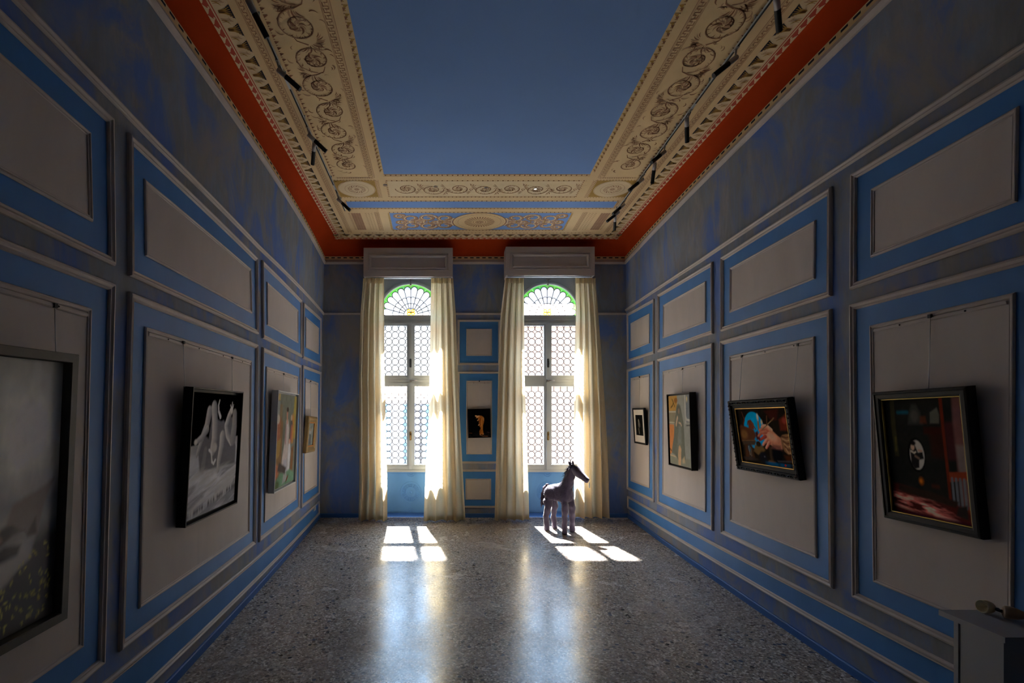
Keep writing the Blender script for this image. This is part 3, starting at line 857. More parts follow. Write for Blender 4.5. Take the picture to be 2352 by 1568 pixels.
def window(cx, name, tones, sky, seed):
    rng = random.Random(seed)
    root = struct(empty(name, (cx, D, 0)))
    RA, za = .425, 2.756
    yf, yb = D+.02, D+.10
    # spandrel board with round-headed opening and raised arch moulding
    b = MB()
    n = 36; A = [(cx+RA*math.cos(PI*k/n), za+RA*math.sin(PI*k/n)) for k in range(n+1)]
    def edge(x, z):
        dx, dz = x-cx, z-za; s = min(HW/abs(dx) if abs(dx) > 1e-6 else 1e9, (3.33-za)/dz if dz > 1e-6 else 1e9)
        return (cx+dx*s, za+dz*s)
    for yy in (yf+.02, yb): b.grid([[Vector((x, yy, z)) for x, z in A], [Vector((edge(x, z)[0], yy, edge(x, z)[1])) for x, z in A]], 0)
    b.grid([[Vector((x, yf+.02, z)) for x, z in A], [Vector((x, yb, z)) for x, z in A]], 0, True)
    prof = ((RA, .02), (RA, .004), (RA+.010, 0), (RA+.034, -.002), (RA+.044, .006), (RA+.046, .02))
    b.grid([[Vector((cx+r*math.cos(PI*k/n), yf+o, za+r*math.sin(PI*k/n))) for k in range(n+1)] for r, o in prof], 0, True)
    struct(b.build('arched_head', M_WHITE, root))
    # fixed frame: jambs, transoms, sill
    b = MB()
    for sx in (-1, 1): b.box((cx+sx*HW-(.045 if sx > 0 else 0), yf, .63), (cx+sx*HW+(.045 if sx < 0 else 0), yb, za))
    b.box((cx-HW, yf-.005, 2.705), (cx+HW, yb, za)); b.box((cx-HW, yf-.012, 2.690), (cx+HW, yb, 2.706))
    b.box((cx-HW, yf+.004, 2.662), (cx+HW, yb, 2.690))
    b.box((cx-HW, yf-.006, 1.842), (cx+HW, yb, 1.878)); b.box((cx-HW, yf, 1.832), (cx+HW, yb, 1.888))
    b.box((cx-HW, yf, .63), (cx+HW, yb, .672)); b.box((cx-HW, yf-.012, .628), (cx+HW, yb, .645)); b.box((cx-HW, yf-.02, .618), (cx+HW, yb, .630))
    struct(b.build('window_frame', M_WHITE, root))
    # four casements
    for zlo, zhi, top in ((1.888, 2.660, False), (.672, 1.832, True)):
        for sx in (-1, 1):
            x0, x1 = (cx-.455, cx-.006) if sx < 0 else (cx+.006, cx+.455)
            b = MB()
            profile_frame(b, x0, x1, zlo, zhi, .022, yf-.008, yb-.01); profile_frame(b, x0+.022, x1-.022, zlo+.022, zhi-.022, .024, yf+.002, yb-.014)
            sash = struct(b.build('casement', M_WHITE, root))
            pane(sash, x0+.045, x1-.045, zlo+.045, zhi-.045, top, rng, tones[0 if top else 1], .12 if sx < 0 else .42)
    # meeting stile cover, handles, bolts
    b = MB(); b.box((cx-.018, yf-.026, .655), (cx+.018, yf-.004, 1.838)); b.box((cx-.018, yf-.026, 1.884), (cx+.018, yf-.004, 2.67))
    struct(b.build('meeting_stile', M_WHITE, root))
    for z0, z1, m in ((1.055, 1.165, M_BRASS), (2.045, 2.155, M_LEAD)):
        b = MB(); b.box((cx-.014, yf-.034, z0), (cx+.014, yf-.025, z1)); b.tube([(cx, yf-.03, (z0+z1)/2), (cx, yf-.062, (z0+z1)/2)], .007, 0, 8)
        b.blob((cx, yf-.066, (z0+z1)/2-.012), (.010, .008, .030)); b.blob((cx, yf-.036, z1-.006), (.013, .005, .012)); b.blob((cx, yf-.036, z0+.006), (.013, .005, .012))
        struct(b.build('casement_handle', m, root))
    b = MB(); b.box((cx-.012, yf-.035, 1.846), (cx+.016, yf-.006, 1.872)); b.tube([(cx+.008, yf-.04, 1.862), (cx+.09, yf-.045, 1.862)], .008, 0, 8)
    struct(b.build('transom_lever', M_GREYM, root))
    b = MB(); b.tube([(cx, yf-.012, 3.17), (cx, yf-.012, 3.25)], .006, 0, 8); b.box((cx-.03, yf-.016, 3.236), (cx+.03, yf+.01, 3.250)); b.box((cx-.012, yf-.014, 3.16), (cx+.012, yf+.01, 3.18))
    struct(b.build('head_bolt', M_GREYM, root))
    fanlight(root, cx, za+.004, RA, rng, sky)
    # blue parapet panel below with rosette in low relief
    b = MB(); yp = D+.045
    b.poly([(cx-HW, yp, 0), (cx+HW, yp, 0), (cx+HW, yp, .63), (cx-HW, yp, .63)], 0)
    panel_o = struct(b.build('parapet_panel', M_NICHE, root))
    b = MB(); zc = .335
    def relief(r0, r1, h0, h1, th0=0, th1=2*PI, x=cx, z=zc, n=40):
        full = th1-th0 > 6.2
        b.grid([[Vector((x+r*math.cos(th0+(th1-th0)*k/n), yp-h, z+r*math.sin(th0+(th1-th0)*k/n))) for k in range(n if full else n+1)] for r, h in ((r0, 0.0), (r0+(r1-r0)*.3, h0), (r0+(r1-r0)*.7, h1), (r1, 0.0))], 0, True, full)
    relief(.140, .148, .004, .004); relief(.118, .124, .004, .004); relief(.070, .077, .006, .006)
    for k in range(30):
        a = 2*PI*k/30; ca, sa = math.cos(a), math.sin(a)
        rows = []
        for r, w in ((.078, .0035), (.098, .0055), (.112, .0075), (.118, .004)):
            rows.append([Vector((cx+r*ca-w*sa*t, yp-.007*(1-t*t), zc+r*sa+w*ca*t)) for t in (-1, -.5, 0, .5, 1)])
        b.grid(rows, 0, True)
    b.blob((cx, yp, zc), (.014, .008, .014), 0, 12, 8); relief(.020, .060, .003, .003)
    for z, t0, t1 in ((.600, PI, 2*PI), (.062, 0, PI)):
        relief(.048, .055, .004, .004, t0, t1, cx, z, 20); relief(.022, .034, .005, .005, t0, t1, cx, z, 20)
    # incised border with scooped corners
    zz0, zz1, xx = .075, .595, .40
    pts = []
    for sx, sz, a0 in ((1, 1, PI), (-1, 1, PI*1.5), (-1, -1, 0), (1, -1, PI/2)):
        X, Z = cx+sx*xx, (zz1 if sz > 0 else zz0)
        seq = [(X+.05*math.cos(a0+PI/2*k/6), Z+.05*math.sin(a0+PI/2*k/6)) for k in range(7)]
        pts += seq[::-1]
    pts.append(pts[0])
    for (xa, za_), (xb, zb_) in zip(pts, pts[1:]): bar(b, xa, za_, xb, zb_, .004, yp, 0, .003)
    struct(b.build('parapet_relief', M_NICHE, root))
    b = MB(); b.box((cx-HW, yp-.010, 0), (cx+HW, yp, .055)); struct(b.build('parapet_skirting', M_BASE, root))
    return root
T_WHITE = [(1, 1, 1), (.95, .97, 1), (.97, .98, .96)]
T_COOL = [(.93, .94, 1.0), (.95, 1.0, .97), (1.0, .95, .98), (.90, .93, 1.0), (1, 1, 1)]
T_PEACH = [(1.0, .90, .85), (1.0, .95, .95), (1.0, .93, .88), (.99, .97, .93), (1, 1, 1)]
T_MIX = [(1, 1, 1), (1, .94, .96), (.94, .96, 1), (1, .97, .90), (.98, .99, 1)]
window(WIN[0][0], 'window_1', [T_COOL, T_WHITE], (.98, .98, 1.0), 3)
window(WIN[1][0], 'window_2', [T_PEACH, T_MIX], (.86, .89, .97), 4)
for cx, nm in WIN:
    pl = bpy.data.lights.new('sky_portal', 'AREA'); pl.shape = 'RECTANGLE'; pl.size = 1.0; pl.size_y = 2.6
    po = bpy.data.objects.new('sky_portal', pl); COL.objects.link(po); po.location = (cx, D+.37, 1.9)
    po.rotation_euler = Vector((0, -1, 0)).to_track_quat('-Z', 'Y').to_euler(); pl.cycles.is_portal = True

# ------------------------------------------------------------------ outside
M_PINK = plain('pink_house_plaster', (.60, .38, .29), .85, .2, 0, .12, .6, 0); M_PALE = plain('pale_house_plaster', (.80, .82, .84), .85, .2, 0, .05, .5, 0)
M_SHUT = plain('blue_shutter_paint', (.12, .33, .52), .6, .3, 0, .1, 2, 0); M_PAVE = plain('pale_paving_stone', (.20, .19, .18), .8, .3, 0, .12, 1, 0)
M_DARKG = plain('dark_window_glass', (.08, .09, .10), .2, .5, 0, .1, 1, 0)
b = MB(); b.box((-16, D+.9, -1.6), (20, 40, -1.5)); struct(b.build('paving', M_PAVE))
def house(x0, x1, y, z1, mat, label, wins, shut):
    r = tag(empty('house', ((x0+x1)/2, y, -1.5)), label, 'building')
    b = MB(); b.box((x0, y, -1.5), (x1, y+5, z1)); b.build('house_wall', mat, r)
    b = MB(); b.grid([[(x0-.2, y-.25, z1), (x1+.2, y-.25, z1)], [(x0-.2, y+2.5, z1+.9), (x1+.2, y+2.5, z1+.9)], [(x0-.2, y+5.2, z1), (x1+.2, y+5.2, z1)]], 0); b.build('roof', M_PINK, r)
    for (a, c, w, h) in wins:
        b = MB(); b.box((a, y-.04, c), (a+w, y+.02, c+h)); o = b.build('house_window', M_DARKG, r)
        for sx in (-1, 1):
            b = MB(); xa = a-w*.52 if sx < 0 else a+w*1.02
            b.box((xa, y-.09, c), (xa+w*.5, y-.045, c+h))
            for k in range(8): b.box((xa+.03, y-.1, c+h*(k+.2)/8), (xa+w*.5-.03, y-.085, c+h*(k+.75)/8))
            b.build('shutter', shut, r)
house(1.2, 12, 15.0, 4.3, M_PINK, 'pink plastered house seen through the right window', [(4.6, .6, .9, 1.6), (7.4, .6, .9, 1.6)], M_PALE)
house(-9, .3, 17.0, 1.75, M_PALE, 'low pale house with blue shutters seen through the left window', [(-3.0, -.6, .55, 2.2), (-1.5, -.6, .45, 2.2), (-6, -.6, .7, 2.2)], M_SHUT)

# ------------------------------------------------------------------ pelmets and curtains
PEL_Z = 3.214
def pelmet(px0, px1, pyt, pyb, label):
    yf = 6.40; a, c = at(px0, pyt, yf), at(px1, pyb, yf); x0, x1, z1, z0 = a.x, c.x, a.z, c.z
    r = tag(empty('pelmet', ((x0+x1)/2, D, z0)), label, 'pelmet', 'pelmet boxes over the windows')
    b = MB(); b.box((x0, yf+.018, z0), (x1, yf+.030, z1))
    for q0, q1, q2, q3 in ((x0, x1, z0, z0+.125), (x0, x1, z1-.115, z1), (x0, x0+.105, z0+.125, z1-.115), (x1-.105, x1, z0+.125, z1-.115)): b.box((q0, yf, q2), (q1, yf+.02, q3))
    b.box((x0, yf+.025, z0), (x0+.025, D, z1)); b.box((x1-.025, yf+.025, z0), (x1, D, z1)); b.box((x0, yf, z1), (x1, D, z1+.012))
    b.build('box_case', M_PELMET, r)
    b = MB(); h = z1-z0; bx = .055
    def loops(o, i, hh):
        def rect(e): return [Vector((x0+bx+e, yf, z0+.075+e)), Vector((x1-bx-e, yf, z0+.075+e)), Vector((x1-bx-e, yf, z1-.065-e)), Vector((x0+bx+e, yf, z1-.065-e))]
        rows = []
        for t, k in ((0, 0), (.15, 1), (.5, .8), (.8, .5), (1, 0)):
            rows.append([p+Vector((0, -hh*k, 0)) for p in rect(o+(i-o)*t)])
        b.grid(rows, 0, False, True)
    loops(-.003, .012, .010); loops(.028, .050, .022)
    b.build('front_moulding', M_PELMET, r)
    b = MB(); b.box((x0+.03, yf+.09, z0+.004), (x1-.03, yf+.13, z0+.03)); b.build('curtain_rail', M_WHITE, r)
pelmet(835, 1040, 571, 635, 'grey panelled pelmet box over the left window')
pelmet(1162, 1366, 568.5, 632, 'grey panelled pelmet box over the right window')

def curtain_mat():
    w = N('cream_silk'); v = w.coord((1, 1, 14)); v2 = w.coord((16, 16, 1))
    wv = w.noise(v, 9, 4, .7); wv2 = w.noise(v2, 9, 3, .6)
    c = w.mix(wv, (.52, .425, .28), (.66, .56, .39))
    tl = w.n('BsdfTranslucent'); w.l(w.mix(wv, (.82, .69, .44), (.94, .82, .58)), tl.inputs[0])
    w.color(c); w.set(.75, .15)
    mx = w.n('MixShader'); mx.inputs[0].default_value = .55
    ad = w.n('Math', operation='ADD'); w.l(wv, ad.inputs[0]); w.l(wv2, ad.inputs[1])
    w.bump(ad.outputs[0], .25, .002)
    w.l(w.b.outputs[0], mx.inputs[1]); w.l(tl.outputs[0], mx.inputs[2]); w.l(mx.outputs[0], w.o.inputs[0])
    return w.m
M_CURT = curtain_mat()
def curtain(prof, folds, label, seed, flip, cord=None):
    """prof: list of (py, left px, right px) from heading to hem; folds: number of pleats"""
    rng = random.Random(seed)
    def xb(t, k):
        z = [p[0] for p in prof]; q = prof[0][0]+(prof[-1][0]-prof[0][0])*t
        return float(np.interp(q, z, [p[k] for p in prof]))
    ns, nt = 150, 60
    ph = [rng.random()*2*PI for _ in range(4)]; am = [.45+1.0*rng.random() for _ in range(folds+2)]
    rows = []; yt, yb = 6.465, 6.40
    hem = at(prof[-1][1], prof[-1][0], 6.36).z
    ztop = min(at(0, prof[0][0], yt).z, PEL_Z-.010)
    def amp(s): 
        u = s*folds; i = int(u); f = u-i; return am[i]*(1-f)+am[i+1]*f
    for j in range(nt+1):
        t = j/nt; z = ztop+(max(.012, hem)-ztop)*t; r = []
        for i in range(ns+1):
            s = i/ns
            ss = s+.012*math.sin(2*PI*s*2+ph[0]+t*1.5)*t
            px = xb(t, 1)+(xb(t, 2)-xb(t, 1))*ss
            Yb = yt+(yb-yt)*min(1, t*1.1)
            A = (.012+.046*min(1, t*1.6))*amp(s)
            w = math.sin(2*PI*folds*(s+.03*math.sin(2.2*t+ph[1]))+ph[2])
            w = math.copysign(abs(w)**.8, w)
            fine = .005*math.sin(2*PI*folds*3.3*s+ph[3]+2*t)*max(0, 1-2.2*t)+.004*math.sin(2*PI*folds*2.1*s+3*t+ph[1])*t
            y = Yb-A*w-fine
            x = (px-VX)*Yb/FOC+.25*A*math.cos(2*PI*folds*s+ph[2])*min(1, t*3)*math.sin(PI*s)
            r.append(Vector((x, y, z)))
        rows.append(r)
    x0 = (rows[-1][0].x+rows[-1][-1].x)/2
    root = tag(empty('curtain', (x0, 6.4, 0)), label, 'curtain', 'cream curtains at the windows')
    b = MB(); b.grid(rows, 0, True); o = b.build('curtain_panel', M_CURT, root)
    # gathered heading tape with small pinch tucks
    b = MB(); R = []
    for k, (dz, g) in enumerate(((.006, 0), (-.004, .003), (-.03, .005), (-.055, .003), (-.062, -.002))):
        r = []
        for i in range(ns+1):
            p = rows[0][i]; s = i/ns
            wv = .007*abs(math.sin(PI*folds*4*s+ph[1]))*(1 if .25 < s < .85 else .25)
            r.append(Vector((p.x, p.y-.005-g-wv, p.z+dz)))
        R.append(r)
    b.grid(R, 0, True); b.build('heading_tape', M_CURT, root)
    # stitched hem
    b = MB(); b.grid([[p+Vector((0, -.0025, .0)) for p in rows[-1]], [p+Vector((0, -.0025, 0)) for p in rows[-2]]], 0, True); b.build('hem', M_CURT, root)
    if cord:
        b = MB(); c1 = at(cord[0], cord[2], 6.31); b.tube([(c1.x, 6.38, 3.2), (c1.x-.002, 6.33, 2.0), c1], .0022, 0, 6)
        oc = b.build('pull_cord', M_WHITE, root)
        b = MB(); b.tube([c1, c1+Vector((0, 0, -.028)), c1+Vector((.0, 0, -.075))], [.004, .010, .007], 0, 10); b.build('cord_weight', M_WHITE, oc)
    return root
curtain([(633, 834, 882), (720, 827, 882), (870, 824, 883), (960, 825, 885), (1100, 824, 888), (1200, 822, 888)], 4, 'leftmost cream curtain, left side of the left window', 21, False)
curtain([(633, 990, 1041), (720, 989, 1047), (850, 987, 1051), (960, 985, 1056), (1080, 977, 1062), (1198, 972, 1068)], 4, 'cream curtain on right side of left window', 22, True)
curtain([(631, 1160, 1203), (720, 1150, 1204), (850, 1145, 1205), (960, 1142, 1208), (1080, 1138, 1212), (1195, 1135, 1215)], 4, 'cream curtain on left side of right window, its hem beside the purple horse', 23, False)
curtain([(631, 1321, 1367), (720, 1322, 1374), (850, 1318, 1383), (960, 1317, 1390), (1080, 1317, 1396), (1190, 1318, 1399)], 4, 'rightmost cream curtain with a white pull cord, behind the purple horse', 24, True, (1353.5, 0, 1107))

# ------------------------------------------------------------------ pictures
def vnoise(u, v, scale, seed, oct=4):
    """smooth value noise on arrays"""
    r = np.random.RandomState(seed); out = np.zeros_like(u); amp, tot = 1.0, 0.0
    sx, sy = scale if hasattr(scale, '__len__') else (scale, scale)
    for k in range(oct):
        T = r.rand(64, 64); x, y = u*sx*2**k, v*sy*2**k
        xi, yi = np.floor(x).astype(int), np.floor(y).astype(int); fx, fy = x-xi, y-yi
        fx, fy = fx*fx*(3-2*fx), fy*fy*(3-2*fy)
        g = lambda a, c: T[a % 64, c % 64]
        out += amp*((g(xi, yi)*(1-fx)+g(xi+1, yi)*fx)*(1-fy)+(g(xi, yi+1)*(1-fx)+g(xi+1, yi+1)*fx)*fy); tot += amp; amp *= .55
    return out/tot
class Art:
    """a picture painted on a grid of coloured points: u to the right 0..1, v up 0..1"""
    def __init__(s, nx, ny, asp, base):
        s.nx, s.ny, s.asp = nx, ny, asp
        s.u, s.v = np.meshgrid(np.linspace(0, 1, nx), np.linspace(0, 1, ny))
        s.c = np.zeros((ny, nx, 3)); s.c[:] = lin(base)
    def lay(s, mask, col, k=1.0):
        col = np.array(lin(col)) if not isinstance(col, np.ndarray) else col
        m = np.clip(mask*k, 0, 1)[..., None]; s.c = s.c*(1-m)+col*m
    def soft(s, d, e): return np.clip(.5-d/e, 0, 1)
    def ell(s, cx, cy, rx, ry, col, e=.02, k=1.0, rot=0.0):
        x, y = s.u-cx, (s.v-cy); a, c = math.cos(rot), math.sin(rot)
        X, Y = x*a+y*c, -x*c+y*a
        d = (np.sqrt((X/rx)**2+(Y/ry)**2)-1)*min(rx, ry); s.lay(s.soft(d, e), col, k)
    def poly(s, P, col, e=.015, k=1.0):
        P = np.array(P); d = np.full_like(s.u, 9.0); ins = np.zeros_like(s.u, bool)
        for i in range(len(P)):
            a, c = P[i], P[(i+1) % len(P)]; w = c-a; q = np.clip(((s.u-a[0])*w[0]+(s.v-a[1])*w[1])/(w@w+1e-12), 0, 1)
            d = np.minimum(d, np.hypot(s.u-a[0]-q*w[0], s.v-a[1]-q*w[1]))
            cr = ((a[1] > s.v) != (c[1] > s.v)) & (s.u < (c[0]-a[0])*(s.v-a[1])/((c[1]-a[1]) if abs(c[1]-a[1]) > 1e-9 else 1e-9)+a[0]); ins ^= cr
        s.lay(s.soft(np.where(ins, -d, d), e), col, k)
    def stroke(s, P, w, col, e=.012, k=1.0, hi=None):
        P = np.array(P, float); n = len(P); W = np.linspace(w[0], w[1], n) if hasattr(w, '__len__') else np.full(n, w)
        d = np.full_like(s.u, 9.0); sd = np.zeros_like(s.u)
        for i in range(n-1):
            a, c = P[i], P[i+1]; q = c-a; t = np.clip(((s.u-a[0])*q[0]+(s.v-a[1])*q[1])/(q@q+1e-12), 0, 1)
            dd = np.hypot(s.u-a[0]-t*q[0], s.v-a[1]-t*q[1])-(W[i]+(W[i+1]-W[i])*t)
            side = ((s.u-a[0])*q[1]-(s.v-a[1])*q[0])/(np.linalg.norm(q)+1e-9)/max(W[i], 1e-3)
            sd = np.where(dd < d, side, sd); d = np.minimum(d, dd)
        m = s.soft(d, e); s.lay(m, col, k)
        if hi is not None: s.lay(m*np.clip(.5+.6*sd, 0, 1), hi, k)
    def grain(s, scale, amt, seed):
        n = vnoise(s.u, s.v*s.asp, scale, seed)-.5; s.c = np.clip(s.c*(1+amt*2*n[..., None]), 0, 1)
def art_mat(name, rough, coat=0.0, spec=.1):
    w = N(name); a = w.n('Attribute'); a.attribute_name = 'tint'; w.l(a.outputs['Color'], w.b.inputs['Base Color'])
    w.set(rough, spec); w.b.inputs['Coat Weight'].default_value = coat; w.b.inputs['Coat Roughness'].default_value = .3
    w.bump(w.noise(w.coord(), 120, 3), .08, .001)
    return w.m
M_CANVAS = art_mat('painted_canvas', .9, 0, 0.0); M_GLAZED = art_mat('varnished_picture', .38, .25, .3)

class Hung:
    """placement of a picture from its four front corners in the photograph, leaning off its wall"""
    def __init__(s, W, tl, tr, br, bl, off):
        P = []
        for p, q in ((bl, tl), (br, tr)):
            a = W.inv(p[0], p[1], off)
            lo = W.pt(a[0], a[1], off) if W.side != 'back' else at(p[0], p[1], D-off)
            Y = lo.y; up = at(q[0], q[1], Y)
            P.append((lo, up))
        (B0, T0), (B1, T1) = P
        r = ((B1-B0)+(T1-T0)); s.w = r.length/2; r.normalize()
        u = ((T0-B0)+(T1-B1)); s.h = u.length/2; u = (u-r*u.dot(r)).normalized()
        n = r.cross(u)
        s.o = (B0+B1+T0+T1)/4-u*s.h/2          # middle of the lower edge, front plane
        s.m = Matrix.Translation(s.o) @ Matrix(((r.x, u.x, n.x, 0), (r.y, u.y, n.y, 0), (r.z, u.z, n.z, 0), (0, 0, 0, 1)))
        s.W = W
def px_of(p): return VX+FOC*p.x/p.y
def loops_frame(b, w, h, prof, m=0, smooth=False):
    """prof: (inset, depth) pairs, depth measured from the front plane (negative = back)"""
    rows = []
    for i, c in prof: rows.append([(-w/2+i, i, c), (w/2-i, i, c), (w/2-i, h-i, c), (-w/2+i, h-i, c)])
    b.grid([[Vector(p) for p in r] for r in rows], m, smooth, True)
def picture(H, label, group, prof, mat, art=None, inner=None, slip=None, wires=(), glaze=False, board=None, extra=None, cat='painting', name='framed_painting', back=None):
    root = empty(name, H.o); root.matrix_basis = H.m.copy()
    tag(root, label, cat, group)
    I = Matrix.Identity(4)
    def add(b, nm, mats, par=root):
        o = b.build(nm, mats); o.parent = par; return o
    w, h = H.w, H.h
    depth = min(p[1] for p in prof) if back is None else back
    b = MB(); loops_frame(b, w, h, prof)
    b.poly([(-w/2+.004, .004, depth), (w/2-.004, .004, depth), (w/2-.004, h-.004, depth), (-w/2+.004, h-.004, depth)], 0)
    if extra: extra(b, w, h)
    fo = add(b, 'frame', mat)
    i, c = inner
    if slip:
        (i0, i1, c0, m_) = slip; b = MB(); loops_frame(b, w, h, [(i0, c0-.006), (i0+.002, c0), (i1-.002, c0), (i1, c0-.006)]); add(b, 'gilt_slip', m_, fo)
    if board:
        bi, m_ = board; b = MB(); loops_frame(b, w, h, [(i, c), (bi[0], c)])
        # unequal margins of the mount
        b = MB(); x0, x1, y0, y1 = -w/2+i, w/2-i, i, h-i; a0, a1, d0, d1 = -w/2+bi[0], w/2-bi[1], bi[2], h-bi[3]
        for q in (((x0, y0), (x1, y0), (a1, d0), (a0, d0)), ((x1, y0), (x1, y1), (a1, d1), (a1, d0)), ((x1, y1), (x0, y1), (a0, d1), (a1, d1)), ((x0, y1), (x0, y0), (a0, d0), (a0, d1))):
            b.poly([(p[0], p[1], c) for p in q], 0)
        add(b, 'mount_board', m_); xr = (a0, a1, d0, d1); c -= .003
    else: xr = (-w/2+i, w/2-i, i, h-i)
    if art is not None:
        b = MB(); x0, x1, y0, y1 = xr
        for jj in range(art.ny):
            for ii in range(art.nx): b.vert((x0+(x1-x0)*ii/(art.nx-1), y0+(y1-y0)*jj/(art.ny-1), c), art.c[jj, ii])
        for jj in range(art.ny-1):
            for ii in range(art.nx-1): k = jj*art.nx+ii; b.face((k, k+1, k+1+art.nx, k+art.nx), 0)
        # side edges of the canvas
        b.box((x0, y0, c-.012), (x1, y1, c-.0008), 1)
        add(b, 'canvas', [M_GLAZED if glaze else M_CANVAS, M_BLACK])
    for k, (xa, ya, xb_) in enumerate(wires):     # wire from the rail of the panel down to the frame top
        a = H.W.inv(xa, ya, .012); p = H.W.pt(a[0], a[1], .012)
        top = H.m @ Vector((0, h, depth+.004))
        lo_, hi_ = -w/2, w/2
        sgn = 1 if px_of(H.m @ Vector((hi_, h-.004, depth+.006))) > px_of(H.m @ Vector((lo_, h-.004, depth+.006))) else -1
        for _ in range(40):
            xx = (lo_+hi_)/2
            if (px_of(H.m @ Vector((xx, h-.004, depth+.006)))-xb_)*sgn > 0: hi_ = xx
            else: lo_ = xx
        q = H.m @ Vector((xx, h-.004, depth+.006))
        b = MB(); b.tube([p, q], .0016, 0, 6); b.box(tuple(p-Vector((.007, .007, .004))), tuple(p+Vector((.007, .007, .012))), 1)
        o = b.build('hanging_wire', [M_STEEL, M_LEAD]); o.parent = root; o.matrix_parent_inverse = H.m.inverted()
    return root
def skin_fig(): pass
M_FR_OLIVE = plain('olive_grey_frame', (.062, .058, .045), .5, .4, 0, .3, 18); M_FR_BLACK = plain('black_wood_frame', (.006, .006, .006), .5, .15)
M_FR_GREYB = plain('worn_black_frame', (.013, .012, .011), .5, .2, 0, .2, 10)
M_FR_WHITE = plain('white_wood_frame', (.55, .56, .55), .5, .4, 0, .06, 10); M_FR_GOLD = plain('antique_gold_frame', (.33, .22, .085), .42, .5, .35, .35, 26)
M_FR_EBON = plain('carved_black_frame', (.007, .008, .010), .45, .05); M_FR_GLOSS = plain('glossy_black_carving', (.010, .014, .022), .25, .7); M_GILT = plain('gilt_slip', (.75, .45, .12), .3, .5, .7, .1, 10)
M_GILT2 = plain('dull_gilt_slip', (.38, .28, .06), .35, .5, .6, .1, 10); M_ORANGE = plain('orange_gilt_liner', (.62, .25, .06), .4, .4, .3); M_MOUNT = plain('ivory_mount_board', (.62, .58, .52), .8, .2, 0, .03, 10)

# --- big misty interior, left wall nearest the viewer
def art_mist():
    a = Art(110, 120, 1.1, (70, 70, 66))
    n1 = vnoise(a.u, a.v, (16, 5), 31); n2 = vnoise(a.u, a.v, 4, 32)
    g = np.exp(-(((a.v-.72)/.26)**2))*np.exp(-(((a.u-.80)/.32)**2))  # pale glow: glare on the varnish, put into the picture's colour
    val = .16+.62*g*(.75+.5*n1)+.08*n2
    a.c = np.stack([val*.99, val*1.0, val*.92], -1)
    a.lay(np.clip(1-np.abs(a.v-.47)/.13, 0, 1)*(.6+.4*n2), (88, 96, 120), .7)
    a.lay(np.clip((.40-a.v)/.1, 0, 1), (60, 60, 62), .9)
    a.poly([(-.02, .02), (.62, .02), (1.02, .02), (1.02, .33), (.93, .33), (.74, .26), (.52, .13), (.30, 0)], (62, 62, 63), .03)
    # chaise with sleeping figure
    a.poly([(.30, -.02), (.56, .14), (.70, .20), (.84, .30), (.87, .36), (.93, .535), (.97, .545), (.94, .50), (.88, .49), (.80, .50), (.70, .47), (.62, .40), (.40, .28), (.20, .2)], (150, 146, 140), .02)
    a.poly([(.70, .475), (.82, .50), (.93, .53), (.965, .54), (.90, .44), (.865, .34), (.80, .36), (.70, .37), (.65, .38)], (132, 120, 112), .02)
    a.poly([(.2, .2), (.45, .28), (.68, .34), (.84, .335), (.83, .26), (.66, .20), (.50, .10), (.3, -.02), (.1, -.02)], (168, 165, 160), .02)
    a.poly([(.62, .33), (.70, .36), (.78, .37), (.80, .34), (.86, .345), (.85, .41), (.80, .36), (.74, .38), (.70, .40), (.60, .38)], (84, 72, 66), .015)
    a.ell(.60, .365, .045, .03, (160, 128, 116), .015); a.ell(.66, .38, .04, .02, (48, 42, 40), .02)
    a.poly([(.55, .30), (.66, .33), (.76, .32), (.74, .285), (.60, .27)], (52, 48, 44), .02)
    rng = random.Random(3)
    for k in range(80):
        u, v = .55+.43*rng.random(), .02+.28*rng.random()
        if v > .05+.62*(u-.45): continue
        a.ell(u, v, .006+.005*rng.random(), .0045, (190, 182, 96), .006, .9, rng.random()*3)
    a.c = np.clip(a.c*1.35, 0, .92); a.grain((14, 14), .16, 5); return a
